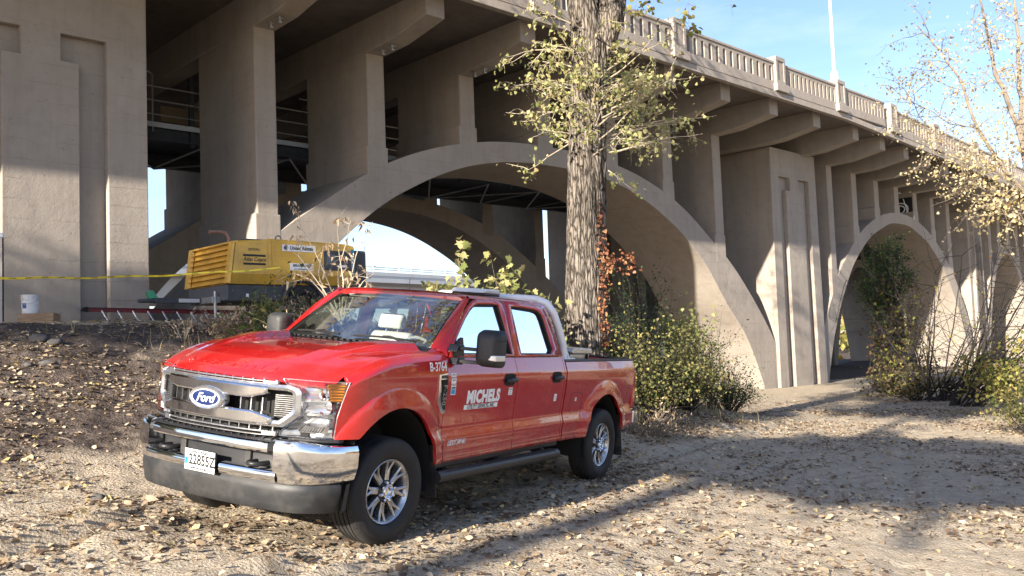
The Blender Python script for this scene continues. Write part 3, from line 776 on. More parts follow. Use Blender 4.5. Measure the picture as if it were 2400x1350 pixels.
# ---- front end
def strip(name, y0, y1, zlo, zhi, off, mat, n=24, thick=.03, par=TK, bev=.008):
    """bar following the bowed front: zlo/zhi functions or numbers"""
    fz = lambda f, y: f(y) if callable(f) else f
    b = MB()
    ys_ = np.linspace(y0, y1, n)
    G = [[(XF(y)+off-thick, y, fz(zlo, y)), (XF(y)+off, y, fz(zlo, y)), (XF(y)+off, y, fz(zhi, y)), (XF(y)+off-thick, y, fz(zhi, y))] for y in ys_]
    for r in G: b.v += r
    for i in range(n-1):
        for j in range(4): b.f.append((i*4+j, i*4+(j+1) % 4, (i+1)*4+(j+1) % 4, (i+1)*4+j))
    b.f += [(0, 1, 2, 3), tuple(4*n-1-k for k in range(4))]
    return b.obj(name, mat, par, bevel=bev, seg=3 if bev > .02 else 2, smooth=40, fix=True)
strip('grille_backing', -.72, .72, .85, 1.25, -.075, BLACK, thick=.01, bev=0)
# chrome six-sided surround
fo = [(-.64,1.207),(.64,1.207),(.70,1.192),(.722,1.165),(.725,1.03),(.715,1.00),(.61,.912),(-.61,.912),(-.715,1.00),(-.725,1.03),(-.722,1.165),(-.70,1.192)]
fi = [(-.62,1.168),(.62,1.168),(.652,1.160),(.662,1.145),(.665,1.045),(.655,1.022),(.58,.955),(-.58,.955),(-.655,1.022),(-.665,1.045),(-.662,1.145),(-.652,1.160)]
def ring3(name, O, I, off, th, mat, sub=4):
    b = MB(); n = len(O); P = []
    for k in range(n):
        for q in range(sub):
            t = q/sub; k2 = (k+1) % n
            P.append(((lerp(O[k][0], O[k2][0], t), lerp(O[k][1], O[k2][1], t)), (lerp(I[k][0], I[k2][0], t), lerp(I[k][1], I[k2][1], t))))
    m = len(P)
    for (o, i) in P:
        mid = ((o[0]+i[0])/2, (o[1]+i[1])/2)
        b.v += [(XF(o[0])+off-th, *o), (XF(o[0])+off-.004, *o), (XF(mid[0])+off+.008, *mid), (XF(i[0])+off-.006, *i), (XF(i[0])+off-th, *i)]
    for k in range(m):
        k2 = (k+1) % m
        for j in range(4): b.f.append((k*5+j, k2*5+j, k2*5+j+1, k*5+j+1))
    return b.obj(name, mat, TK, smooth=35, fix=True)
ring3('grille_surround', fo, fi, .035, .06, SILVER, 6)
ub0 = lambda y: 1.108+.004*abs(y)+(.012 if abs(y) < .0 else 0)
strip('grille_bar', -.50, .50, lambda y: 1.10+.035*max(0, (abs(y)-.36)/.14), lambda y: 1.198-.01*abs(y), .055, CHROME, 40, .06, bev=.015)
strip('grille_bar', -.54, .54, lambda y: .922, lambda y: 1.016-.035*max(0, (abs(y)-.40)/.14), .055, CHROME, 40, .06, bev=.015)
for y0 in (-1, 1):
    # louvred corner inserts
    for k in range(11):
        z = .985+k*.0145
        strip('grille_louvre', y0*.53, y0*.65, z, z+.005, .0, SILVER, 5, .03, bev=0)
strip('grille_strip', -.56, .56, 1.222, 1.232, .028, SILVER, 30, .02, bev=.003)
strip('grille_strip', -.56, .56, 1.208, 1.213, .028, SILVER, 30, .02, bev=0)
strip('grille_strip', -.57, .57, .868, .880, .028, SILVER, 30, .02, bev=.003)
strip('grille_strip', -.57, .57, .846, .852, .028, SILVER, 30, .02, bev=0)
for y0 in (-1, 1):
    strip('grille_strip_end', y0*.47, y0*.57, .846, .880, .03, SILVER, 6, .02, bev=.003)
    strip('grille_strip_end', y0*.46, y0*.56, 1.208, 1.232, .03, SILVER, 6, .02, bev=.003)
for k in range(-6, 7):
    y = k*.088
    if abs(y) < .56:
        for za, zb in ((.88, .925), (1.012, 1.106), (1.195, 1.236)):
            if za == 1.012 and (abs(y) < .19 or abs(y) > .5): continue
            strip('grille_slat', y-.004, y+.004, za, zb, .0, SILVER, 2, .04, bev=0)
# oval badge
bx = XF(0)+.062
ob = empty('badge', (bx, .0, 1.062), 0, TK)
def oval(a, b_, x, n=48): return [(x, a*math.cos(2*math.pi*k/n), b_*math.sin(2*math.pi*k/n)) for k in range(n)]
def oval_obj(name, rings, mat, par):
    b = MB(); n = 48
    for r in rings: b.v += oval(*r)
    for i in range(len(rings)-1):
        for k in range(n): b.f.append((i*n+k, i*n+(k+1) % n, (i+1)*n+(k+1) % n, (i+1)*n+k))
    b.f.append(tuple((len(rings)-1)*n+k for k in range(n)))
    return b.obj(name, mat, par, smooth=40, fix=True)
oval_obj('badge_bezel', [(.178, .088, -.05), (.176, .087, .0), (.165, .078, .012), (.142, .062, .008)], SILVER, ob)
oval_obj('badge_ring', [(.140, .061, .008), (.139, .060, .013), (.132, .0545, .013)], WHITE, ob)
BLUE = simple('badge_blue', (.006, .016, .085), .3, coat=.4)
oval_obj('badge_field', [(.133, .055, .009), (.132, .0545, .0145), (.10, .04, .016)], BLUE, ob)
t_ = text_mesh('badge_script', 'Ford', .088, WHITE, .001, .0012, .38, 1.12, .92)
for v in t_.vertices: v.co = (.0175+v.co.z, v.co.x, v.co.y-.002)
link('badge_script', t_, ob)
# head lamps
for s in (1, -1):
    hl = empty('headlight', (0, 0, 0), 0, TK)
    yi = lambda z: interp([(.848,.575),(.88,.58),(.93,.635),(.99,.71),(1.03,.728),(1.14,.722),(1.19,.675),(1.21,.60),(1.25,.575)], z)
    xb_ = lambda z: interp([(.848,.63),(1.0,.63),(1.1,.61),(1.19,.585),(1.252,.561)], z)
    yo = lambda z: side(xb_(z), z)-.004
    def lensP(t, z, off):
        y = lerp(yi(z), yo(z), t); x = XF(y); xe = xb_(z)
        x = lerp(x, xe, max(0, (t-.80)/.20)**1.5)
        return (x+off, s*y, z)
    zs = np.linspace(.850, 1.252, 22)
    MB().grid([[lensP(t, z, 0) for t in np.linspace(0, 1, 16)] for z in zs], flip=(s > 0)).obj('lamp_lens', LENS, hl, smooth=40)
    MB().grid([[lensP(t, z, -.02-.085*math.sin(math.pi*t)+.012*math.sin(z*75)) for t in np.linspace(.0, 1, 16)] for z in zs], flip=(s > 0)).obj('lamp_housing', simple('lamp_silver', (.74, .75, .77), .20, .8), hl, smooth=20)
    # border frame of the lens
    edge = [lensP(0, z, .002) for z in zs]+[lensP(t, zs[-1], .002) for t in np.linspace(0, 1, 12)]+[lensP(1, z, .002) for z in zs[::-1]]+[lensP(t, zs[0], .002) for t in np.linspace(1, 0, 12)]
    MB().tube(edge, .0028, 5, False).obj('lamp_bezel', SILVER, hl, smooth=60)
    for zc, r in ((1.175, .052), (1.07, .058)):
        y = .83; x = XF(y)-.06
        MB().lathe([(.004, -.055), (r*.6, -.05), (r, .0), (r*1.08, .004), (r*1.08, -.03)], (x, s*y, zc), 'x', 22).obj('lamp_reflector', CHROME, hl, smooth=50)
        MB().lathe([(.03, .0), (.026, .014), (.012, .022), (.001, .024)], (x-.035, s*y, zc), 'x', 16).obj('lamp_bulb', LENS, hl, smooth=60)
    MB().add([lensP(t, z, -.004) for z in (1.112, 1.236) for t in (.76, .965)], [(0, 1, 3, 2)] if s < 0 else [(2, 3, 1, 0)]).obj('turn_signal', AMBER, hl)
    for k in range(6):
        a = lensP(.77, 1.124+k*.02, -.001); c = lensP(.96, 1.124+k*.02, -.001)
        MB().tube([a, c], .0035, 4).obj('signal_rib', AMBER, hl)
    MB().grid([[lensP(t, z, -.045) for t in np.linspace(.30, .85, 8)] for z in (.88, .93)], flip=(s > 0)).obj('lamp_low_reflector', CHROME, hl)
    for k in range(8):
        a = lensP(.34+.06*k, .885, -.035); c = lensP(.36+.06*k, .93, -.035)
        MB().tube([a, c], .004, 4).obj('reflector_rib', SILVER, hl)
    a = lensP(.1, 1.0, -.02); 
    MB().grid([[lensP(t, z, -.03) for t in np.linspace(.02, .82, 8)] for z in (1.005, 1.02)], flip=(s > 0)).obj('lamp_divider', SILVER, hl)
# filler below lamps and grille
strip('grille_sill', -.92, .92, .815, .852, -.03, BPLAS, 30, .06)
# ---- bumper
XB_T = [(0,1.0),(.3,.99),(.5,.97),(.65,.945),(.78,.90),(.88,.83),(.95,.74),(.99,.64),(1.005,.55),(1.01,.475)]
def XB(y): return interp(XB_T, abs(y))
_bp = [Vector((x, y, 0)) for y, x in [(-p[0], p[1]) for p in XB_T[:0:-1]]+list(XB_T)]
def bpath(n=160):
    out = []; P = [_bp[0]*2-_bp[1]]+_bp+[_bp[-1]*2-_bp[-2]]
    for i in range(1, len(P)-2):
        for k in range(10):
            t = k/10; a, b_, c, d = P[i-1], P[i], P[i+1], P[i+2]
            out.append(.5*((2*b_)+(c-a)*t+(2*a-5*b_+4*c-d)*t*t+(3*b_-a-3*c+d)*t**3))
    out.append(_bp[-1].copy()); return out
BPATH = bpath()
def nstrip(name, pts, prof, mat):
    rows = []
    for i, p in enumerate(pts):
        t = (pts[min(i+1, len(pts)-1)]-pts[max(i-1, 0)]).normalized(); nrm = Vector((t.y, -t.x, 0))
        rows.append([tuple(p+nrm*dn+Vector((0, 0, z))) for dn, z in prof(p.y)])
    o = MB().grid(rows).obj(name, mat, bp, smooth=32); recalc(o.data); return o
bp = empty('front_bumper', (0, 0, 0), 0, TK)
def bstrip(name, y0, y1, prof, mat, n=30, off=0, bev=0, path=None):
    """prof(y) -> list of (dx, z) from top-back round to bottom-back"""
    rows = []
    for y in (path if path is not None else np.linspace(y0, y1, n)):
        rows.append([(XB(y)+off+dx, y*(1 if dx > -.06 else .985), z) for dx, z in prof(y)])
    o = MB().grid(rows).obj(name, mat, bp, smooth=30, bevel=bev, fix=False); recalc(o.data); return o
for s in (1, -1):
    pth = [s*y for y in (.632, .66, .70, .75, .80, .85, .90, .935, .96, .98, .995, 1.003, 1.008, 1.01)]
    def cprof(y):
        e = max(0, (abs(y)-.80)/.21); zb = .525+.02*e; zt = .835-.03*e
        return [(-.09, zt-.005), (-.045, zt+.004), (-.018, zt-.006), (-.004, zt-.035), (0, zt-.06), (0, zb+.11), (-.006, zb+.085), (-.028, zb+.015), (-.045, zb), (-.10, zb-.004)]
    nstrip('bumper_corner', [p for p in BPATH if p.y*s > .628], cprof, CHROME)
    # inner return of the corner piece
    MB().grid([[(XB(.632)+d, s*.632, z) for d, z in cprof(.632)], [(XB(.632)-.10, s*.60, z) for d, z in cprof(.632)]], flip=(s < 0)).obj('bumper_corner_return', CHROME, bp)
    # tow hook
    hx = XB(.45)-.02
    MB().tube([(hx-.12, s*.40, .648), (hx-.02, s*.40, .648), (hx+.012, s*.425, .648), (hx+.012, s*.475, .648), (hx-.02, s*.50, .648), (hx-.12, s*.50, .648)], .017, 8).obj('tow_hook', BPLAS, bp, smooth=60)
    MB().box(.84, .885, s*.30, s*.36, .60, .74).obj('bracket', GPLAS, bp, bevel=.01)
bstrip('bumper_bar', -.585, .585, lambda y: [(-.11, .822), (-.02, .812), (-.004, .803), (0, .79), (0, .752), (-.006, .742), (-.05, .738)], CHROME, 34)
for s in (1, -1): MB().grid([[(XB(.585)+d, s*.585, z) for d, z in ((-.11,.822),(-.02,.812),(0,.79),(0,.752),(-.05,.738))], [(XB(.62)-.03+d*.9, s*.625, z) for d, z in ((-.11,.822),(-.02,.812),(0,.79),(0,.752),(-.05,.738))]], flip=(s < 0)).obj('bar_end', BPLAS, bp)
bstrip('bumper_lip', -.66, -.17, lambda y: [(-.09, .622), (-.03, .622), (-.008, .614), (0, .60), (0, .568), (-.012, .545), (-.05, .528)], CHROME, 16)
bstrip('bumper_lip', .17, .66, lambda y: [(-.09, .622), (-.03, .622), (-.008, .614), (0, .60), (0, .568), (-.012, .545), (-.05, .528)], CHROME, 16)
bstrip('bumper_recess', -.66, .66, lambda y: [(-.125, .75), (-.125, .62), (-.10, .55)], BPLAS, 20)
bstrip('step_pad', -.62, .62, lambda y: [(-.19, .838), (-.10, .836), (-.03, .826), (-.012, .814)], BPLAS, 30)
for k in range(17):
    y = -.56+k*.07
    MB().tube([(XB(y)-.16, y, .8415), (XB(y)-.04, y+.018, .8325)], .006, 5).obj('step_ridge', BPLAS, bp, smooth=60)
nstrip('air_dam', [p for p in BPATH if abs(p.y) < 1.0], lambda y: [(-.05, .535), (-.036, .515), (-.034, .48), (-.042, .43), (-.052, .385), (-.058, .345), (-.066, .333), (-.09, .328)], GPLAS)
for s in (1, -1): MB().grid([[(.56, s*.985, .53), (.60, s*.985, .335)], [(.50, s*.97, .53), (.53, s*.97, .34)]], flip=(s < 0)).obj('air_dam_end', GPLAS, bp)
# licence plate
lp = empty('license_plate', (XB(0)+.012, -.0, .606), 0, bp); lp.rotation_euler = (0, rad(3), 0)
MB().box(-.002, .002, -.1525, .1525, -.076, .076).obj('plate_sheet', simple('plate_white', (.58, .60, .60), .45), lp, bevel=.003)
MB().box(.0021, .003, -.149, -.117, -.035, .012).obj('plate_sticker', simple('sticker_blue', (.02, .22, .55), .4), lp)
INK = simple('ink_black', (.012, .012, .014), .5)
for body, size, y, z, sx in (('22855Z', .105, .022, .000, .80), ('WISCONSIN', .030, .0, .058, 1.0), ('APPORTIONED', .026, .0, -.060, 1.0), ('X', .048, -.132, .036, .8)):
    t_ = text_mesh('plate_text', body, size, INK, .0004, .0028 if size > .05 else .0010, 0, sx, 1.0)
    for v in t_.vertices: v.co = (.0026+v.co.z, v.co.x+y, v.co.y+z)
    link('plate_text', t_, lp)
t_ = text_mesh('sticker_text', '21', .02, INK, .0004)
for v in t_.vertices: v.co = (.0034+v.co.z, v.co.x-.133, v.co.y+.0)
link('sticker_text', t_, lp)
MB().box(-.02, -.004, -.15, .15, -.06, .075).obj('plate_bracket', BPLAS, lp)

# ---- door hardware, lettering, badges
def on_side(name, me, x0, z0, mat=None, lift=.0025, par=TK, s=1, top=None):
    for v in me.vertices:
        tx, ty, tz = v.co; X = x0-tx*s; Z = z0+ty; v.co = (X, s*(side(X, Z, ftop(X) if (X > -.63) else None)+lift+tz), Z)
    return link(name, me, par)
def decal_rect(name, x0, x1, z0, z1, mat, lift=.002, par=TK, s=1, n=4):
    G = [[(lerp(x0, x1, i/n), s*(side(lerp(x0, x1, i/n), lerp(z0, z1, j/n))+lift), lerp(z0, z1, j/n)) for j in range(n+1)] for i in range(n+1)]
    return MB().grid(G, flip=((x1 < x0) == (s > 0))).obj(name, mat, par)
SLAB = simple('decal_ink', (.02, .02, .022), .5)
on_side('door_lettering', text_mesh('door_lettering', 'MICHELS', .146, WHITE, .0004, .0085, 0, .93, 1.08), -1.245, 1.083)
decal_rect('lettering_panel', -.935, -1.508, .980, 1.021, WHITE, .0018)
on_side('door_lettering_small', text_mesh('door_lettering_small', 'UTILITY SERVICES, INC.', .050, SLAB, .0004, .0006, .1, .92, 1.0), -1.222, .999, lift=.0035)
on_side('unit_number', text_mesh('unit_number', 'B-3764', .098, WHITE, .0004, .0018, 0, .88, 1.0), -.487, 1.353)
on_side('dot_number', text_mesh('dot_number', 'USDOT 3491461', .064, WHITE, .0004, .0014, .25, .62, 1.0), -.853, .712)
def sticker(x, z, w, h, mat, lines):
    o = decal_rect('sticker', x, x-w, z, z+h, WHITE, .002, n=2)
    for (t, size, dz, mm) in lines:
        on_side('sticker_text', text_mesh('sticker_text', t, size, mm, .0003, .0002), x-w/2, z+dz, lift=.0032, par=o)
    return o
REDINK = simple('red_ink', (.4, .02, .03), .5); BLUEINK = simple('blue_ink', (.03, .28, .55), .5)
sticker(-.688, 1.212, .075, .088, WHITE, [('MICHELS', .017, .05, REDINK), ('TRAINED', .012, .074, SLAB), ('EMERGENCY', .009, .03, SLAB)])
o = sticker(-.690, 1.118, .075, .088, WHITE, [('FUEL TYPE', .010, .080, SLAB)])
decal_rect('sticker_band', -.696, -.757, 1.126, 1.165, BLUEINK, .0032, o, n=2); decal_rect('sticker_band', -.696, -.757, 1.171, 1.184, SLAB, .0032, o, n=2)
sticker(-1.682, 1.078, .075, .070, WHITE, [('MICHELS', .016, .054, SLAB), ('30+', .014, .032, SLAB), ('YEARS', .010, .014, SLAB)])
sticker(-2.665, .975, .058, .075, WHITE, [('LIFT', .014, .045, SLAB), ('POINT', .009, .02, SLAB)])
sticker(-3.185, .952, .045, .040, WHITE, [('DIESEL', .009, .026, REDINK), ('ONLY', .009, .012, SLAB)])
for s in (1, -1):
    for xa, xb in ((-1.575, -1.80), (-2.565, -2.79)):
        hd = empty('door_handle', (0, 0, 0), 0, TK)
        y = side(xa, 1.2)
        pts = [(xa, 1.225), (xa-.015, 1.262), (xa-.05, 1.278), (xb+.04, 1.278), (xb, 1.262), (xb, 1.195), (xb+.04, 1.166), (xa-.05, 1.166), (xa-.015, 1.185)]
        MB().prism(pts, s*(y-.02), s*(y+.004), 'y').obj('handle_cup', BLACK, hd, fix=True, bevel=.003)
        MB().tube([(xa-.03, s*(y+.012), 1.214), (xa-.06, s*(y+.030), 1.217), (xb+.03, s*(y+.030), 1.222), (xb-.015, s*(y+.012), 1.222)], [.015, .022, .022, .016], 8).obj('handle_grip', BPLAS, hd, smooth=60)
    # fender badge
    bd = empty('fender_badge', (0, 0, 0), 0, TK)
    o_ = [(-.496,1.295),(-.622,1.303),(-.628,.985),(-.60,.968),(-.575,.972),(-.512,1.045),(-.50,1.10)]
    def polyside(name, pts, l0, l1, mat):
        n = len(pts); vs = [(x, s*(side(x, z)+l0), z) for x, z in pts]+[(x, s*(side(x, z)+l1), z) for x, z in pts]
        MB().add(vs, [(i, (i+1) % n, n+(i+1) % n, n+i) for i in range(n)]+[tuple(range(n, 2*n))]).obj(name, mat, bd, fix=True, bevel=.002)
    polyside('badge_frame', o_, -.01, .018, CHROME)
    polyside('badge_insert', [(-.532,1.25),(-.612,1.252),(-.616,1.005),(-.598,.995),(-.545,1.055)], .010, .020, BLACK)
    polyside('badge_tab', [(-.532,1.285),(-.612,1.289),(-.612,1.262),(-.532,1.26)], .010, .020, BPLAS)
    if s > 0:
        t_ = text_mesh('badge_number', 'F-250', .072, SILVER, .001, .0008, 0, 1.0, 1.05)
        t_.transform(Matrix.Rotation(-math.pi/2, 4, 'Z'))
        on_side('badge_number', t_, -.575, 1.125, lift=.0215, par=bd)
    # fuel door outline / tow mirror
fo_ = [(-3.085,1.035),(-3.20,1.045),(-3.335,1.04),(-3.365,1.02),(-3.37,.86),(-3.35,.835),(-3.105,.83),(-3.09,.85)]
MB().tube([(x, side(x, z)+.0005, z) for x, z in fo_+fo_[:1]], .0022, 4, False).obj('fuel_door', simple('seam_dark', (.05, .002, .003), .6), TK)
for s in (1, -1):
    mr = empty('side_mirror', (0, 0, 0), 0, TK)
    if s < 0: mr.location = (-.02, .21, 0)
    def ring_m(x, y0, y1, z0, z1, r):
        pts = []
        for cy, cz, a0 in ((y1-r, z1-r, 0), (y0+r, z1-r, 90), (y0+r, z0+r, 180), (y1-r, z0+r, 270)):
            for k in range(5):
                a = rad(a0+22.5*k); pts.append((x, s*(cy+r*math.cos(a)), cz+r*math.sin(a)))
        return pts
    rings = [ring_m(-.700, 1.235, 1.345, 1.45, 1.61, .04), ring_m(-.706, 1.212, 1.368, 1.415, 1.645, .05), ring_m(-.73, 1.192, 1.388, 1.388, 1.672, .055), ring_m(-.785, 1.184, 1.398, 1.376, 1.684, .05), ring_m(-.865, 1.184, 1.400, 1.374, 1.684, .045), ring_m(-.87, 1.195, 1.388, 1.385, 1.672, .04)]
    b = MB(); n = 20
    for r in rings: b.v += r
    for i in range(5):
        for k in range(n): b.f.append((i*n+k, i*n+(k+1) % n, (i+1)*n+(k+1) % n, (i+1)*n+k))
    b.f += [tuple(range(n-1, -1, -1)), tuple(5*n+k for k in range(n))]
    b.obj('mirror_housing', GPLAS, mr, smooth=45, fix=True)
    MB().box(-.873, -.868, s*1.20, s*1.38, 1.40, 1.66).obj('mirror_glass', CHROME, mr)
    MB().tube([(-.7985, s*1.183, 1.60), (-.730, s*1.191, 1.60), (-.7035, s*1.225, 1.60), (-.7035, s*1.355, 1.60), (-.730, s*1.389, 1.60), (-.785, s*1.399, 1.60), (-.865, s*1.401, 1.60)], .0025, 4).obj('mirror_seam', BLACK, mr)
    MB().prism([(1.305, 1.435), (1.404, 1.432), (1.404, 1.480), (1.305, 1.480)], -.702, -.86, 'x').obj('marker_lamp', simple('marker_lens', (.62, .62, .60), .15, .3), mr, bevel=.008, fix=True) if s > 0 else MB().prism([(-1.305, 1.435), (-1.404, 1.432), (-1.404, 1.480), (-1.305, 1.480)], -.702, -.86, 'x').obj('marker_lamp', simple('marker_lens', (.62, .62, .60), .15, .3), mr, bevel=.008, fix=True)
    for z in (1.512, 1.405):
        MB().prism([(-.69, z-.03), (-.80, z-.032), (-.81, z+.028), (-.72, z+.030)], s*.93, s*1.03, 'y').obj('mirror_arm', BPLAS, mr, bevel=.008, fix=True)
        MB().box(-.80, -.735, s*1.0, s*1.21, z-.014, z+.014).obj('mirror_rod', GPLAS, mr, bevel=.005)
    MB().prism([(-.70, 1.40), (-.93, 1.40), (-.93, 1.43), (-.885, 1.60), (-.845, 1.585), (-.75, 1.47)], s*.925, s*.962, 'y').obj('mirror_sail', BPLAS, mr, bevel=.006, fix=True)
# ---- wipers
for y0, y1 in ((-.62, -.08), (.08, .66)):
    a = Vector(WSB(y0)); c = Vector(WSB(y1))
    pts = [tuple(Vector(WSB(lerp(y0, y1, t))).lerp(Vector(WST(lerp(y0, y1, t))), .045+.02*math.sin(t*3.1))+Vector((.016, 0, .018))) for t in np.linspace(0, 1, 9)]
    MB().tube(pts, .010, 6).obj('wiper_blade', BLACK, TK)
    MB().tube([tuple(Vector(WSB(y1))+Vector((.06, 0, .01))), tuple(Vector(pts[5])+Vector((.012, 0, .012))), tuple(Vector(pts[4])+Vector((.004, 0, .008)))], [.014, .010, .008], 6).obj('wiper_arm', BPLAS, TK)
# ---- interior
MB().grid([[(x, y, z) for y in np.linspace(-.80, .80, 9)] for x, z in ((-.56, 1.478), (-.70, 1.474), (-.95, 1.46), (-1.02, 1.40), (-1.02, 1.1))], flip=False).obj('dashboard', DASHM, TK, smooth=40)
MB().add([(-.62, .28, 1.482), (-.60, .74, 1.482), (-.86, .74, 1.470), (-.86, .20, 1.470)], [(0, 1, 2, 3)]).obj('dash_paper', simple('yellow_paper', (.80, .74, .42), .8), TK)
MB().grid([[(-.9+.0, -.85, .60), (-.9, .85, .60)], [(-2.87, -.85, .60), (-2.87, .85, .60)]]).obj('cabin_floor', DASHM, TK)
for s in (1, -1): MB().grid([[(-.66, s*.90, 1.40), (-.66, s*.90, .60)], [(-2.86, s*.90, 1.40), (-2.86, s*.90, .60)]]).obj('door_card', DASHM, TK)
def seat(x, y, w, name='seat'):
    st = empty(name, (x, y, 0), 0, TK)
    MB().prism([(.28, .92), (.28, 1.02), (-.22, .99), (-.26, .92)], -w, w, 'y').obj('cushion', FABRIC, st, bevel=.04, seg=3, fix=True)
    MB().prism([(-.20, .95), (-.13, 1.02), (-.24, 1.50), (-.29, 1.57), (-.36, 1.57), (-.37, 1.45), (-.30, .95)], -w, w, 'y').obj('seat_back', FABRIC, st, bevel=.045, seg=3, fix=True)
    MB().prism([(-.245, 1.60), (-.25, 1.66), (-.285, 1.745), (-.33, 1.755), (-.37, 1.70), (-.36, 1.60)], -.14, .14, 'y').obj('headrest', FABRIC, st, bevel=.035, seg=3, fix=True)
    for yy in (-.07, .07): MB().tube([(-.31, yy, 1.52), (-.31, yy, 1.64)], .008, 6).obj('headrest_post', GALV, st)
for y in (.40, -.40): seat(-1.38, y, .25)
for y in (.42, -.42, 0): seat(-2.28, y, .22 if y else .19)
sw = []
for k in range(25):
    a = 2*math.pi*k/24; sw.append((-1.06+.07*math.sin(a), .40+.19*math.cos(a), 1.385+.175*math.sin(a)))
MB().tube(sw, .016, 8, False).obj('steering_wheel', simple('steering_grey', (.30, .30, .29), .6), TK, smooth=60)
MB().tube([(-.98, .40, 1.33), (-1.06, .40, 1.385)], .06, 10).obj('steering_hub', DASHM, TK)
MB().box(-1.10, -1.06, -.11, .11, 1.80, 1.862).obj('rear_view_mirror', simple('mirror_back', (.10, .10, .10), .5), TK, bevel=.015)
for s in (1, -1): MB().box(-1.30, -1.17, s*.12, s*.56, 1.895, 1.915).obj('sun_visor', FABRIC, TK, bevel=.01)
MB().grid([[(x, y, RZ(x, y)-.045) for y in np.linspace(-.70, .70, 12)] for x in np.linspace(-1.20, -2.75, 12)], flip=True).obj('headliner', FABRIC, TK)

# ---- bed
for s in (1, -1):
    MB().box(-4.905, -2.93, s*.80, s*.958, 1.373, 1.392).obj('bed_rail_cap', BPLAS, TK, bevel=.007)
    MB().box(-4.86, -2.95, s*.79, s*.80, .90, 1.373).obj('bed_inner_wall', PAINT, TK)
MB().box(-4.90, -2.93, -.80, .80, .86, .90).obj('bed_floor', BPLAS, TK)
MB().box(-2.945, -2.93, -.93, .93, .86, 1.37).obj('bed_front_wall', PAINT, TK)
MB().box(-4.945, -4.905, -.80, .80, .80, 1.372).obj('tailgate', PAINT, TK, bevel=.012)
MB().box(-4.94, -4.895, -.80, .80, 1.372, 1.392).obj('tailgate_cap', BPLAS, TK, bevel=.006)
for s in (1, -1):
    tl = MB().prism([(-4.872, 1.255), (-4.955, 1.25), (-4.97, .80), (-4.872, .79)], s*.80, s*.982, 'y').obj('tail_light', TAILR, TK, bevel=.012, fix=True)
    MB().prism([(-4.872, .57), (-4.872, .785), (-4.965, .785), (-4.95, .59)], s*.80, s*.965, 'y').obj('rear_quarter_end', PAINT, TK, bevel=.01, fix=True)
rbp = empty('rear_bumper', (0, 0, 0), 0, TK)
MB().prism([(-4.97, -.98), (-5.16, -.96), (-5.20, -.80), (-5.20, .80), (-5.16, .96), (-4.97, .98)], .58, .755, 'z').obj('bumper_face', CHROME, rbp, bevel=.025, seg=3, fix=True)
MB().prism([(-4.965, -.97), (-5.14, -.95), (-5.18, -.80), (-5.18, .80), (-5.14, .95), (-4.965, .97)], .756, .80, 'z').obj('bumper_step', BPLAS, rbp, bevel=.012, fix=True)
# diamond plate toolbox across the bed
def diamond_mat():
    m, nt, b = node_mat('diamond_plate'); b.inputs['Base Color'].default_value = (.68, .66, .60, 1); b.inputs['Metallic'].default_value = .85; b.inputs['Roughness'].default_value = .32
    co = objco(nt); mp = nt.nodes.new('ShaderNodeMapping'); mp.inputs['Rotation'].default_value = (rad(45), rad(45), rad(45)); nt.links.new(co, mp.inputs['Vector'])
    c = tex(nt, 'Voronoi', 38.0, mp.outputs['Vector']); r = ramp(nt, c.outputs['Distance'], [(0.2, (1, 1, 1)), (0.4, (0, 0, 0))]); bump(nt, b, r.outputs['Color'], .8, .006); return m
DIAM = diamond_mat()
tb = empty('toolbox', (0, 0, 0), 0, TK)
MB().box(-3.98, -3.48, -.76, .76, 1.05, 1.44).obj('box_body', DIAM, tb, bevel=.01)
MB().prism([(-3.46, 1.445), (-4.00, 1.445), (-4.00, 1.475), (-3.96, 1.505), (-3.50, 1.505), (-3.46, 1.475)], -.79, .79, 'y').obj('box_lid', DIAM, tb, bevel=.008, fix=True)
MB().lathe([(.03, 0), (.03, .012), (.02, .014), (.001, .014)], (-3.90, .762, 1.41), 'y', 14).obj('box_latch', BLACK, tb)
# headache rack: bent white tubes behind the cab
hr = empty('headache_rack', (0, 0, 0), 0, TK)
for x in (-2.985,):
    pth = []
    for s in (-1, 1):
        side_pts = [(x-.10, s*.86, 1.395), (x-.07, s*.855, 1.55), (x-.01, s*.82, 1.72), (x+.06, s*.785, 1.87), (x+.115, s*.72, 1.975), (x+.125, s*.60, 2.01)]
        pth = (pth+side_pts[::-1]) if s > 0 else side_pts
    MB().tube(pth, .043, 10).obj('rack_hoop', WENAM, hr, smooth=60)
for s in (1, -1):
    MB().tube([(x-.05, s*.85, 1.60), (x-.22, s*.86, 1.395)], .022, 8).obj('rack_stay', WENAM, hr, smooth=60)
    MB().box(x-.30, x-.03, s*.81, s*.91, 1.393, 1.408).obj('rack_foot', WENAM, hr, bevel=.004)
for k in range(11):
    z = 1.46+.045*k; MB().tube([(interp([(1.39,x-.10),(1.55,x-.07),(1.72,x-.01),(1.9,x+.08)], z), -.80, z), (interp([(1.39,x-.10),(1.55,x-.07),(1.72,x-.01),(1.9,x+.08)], z), .80, z)], .007, 5).obj('rack_bar', WENAM, hr)
# warning light bar on the roof
lb = empty('light_bar', (0, 0, 0), 0, TK)
MB().prism([(-2.36, 2.005), (-2.36, 2.03), (-2.70, 2.03), (-2.70, 2.005)], -.16, .24, 'y').obj('bar_base', BPLAS, lb, bevel=.01, fix=True)
MB().prism([(-2.33, 2.03), (-2.40, 2.075), (-2.66, 2.08), (-2.72, 2.03)], -.17, .25, 'y').obj('bar_dome', simple('clear_dome', (.70, .68, .64), .2, coat=1.0), lb, bevel=.015, seg=3, fix=True)
MB().tube([(-2.0, -.45, 1.99), (-2.0, -.45, 2.12)], .004, 5).lathe([(.03, 1.985), (.025, 2.005), (.008, 2.012)], (-2.0, -.45, 0), 'z', 12).obj('roof_antenna', BLACK, TK)

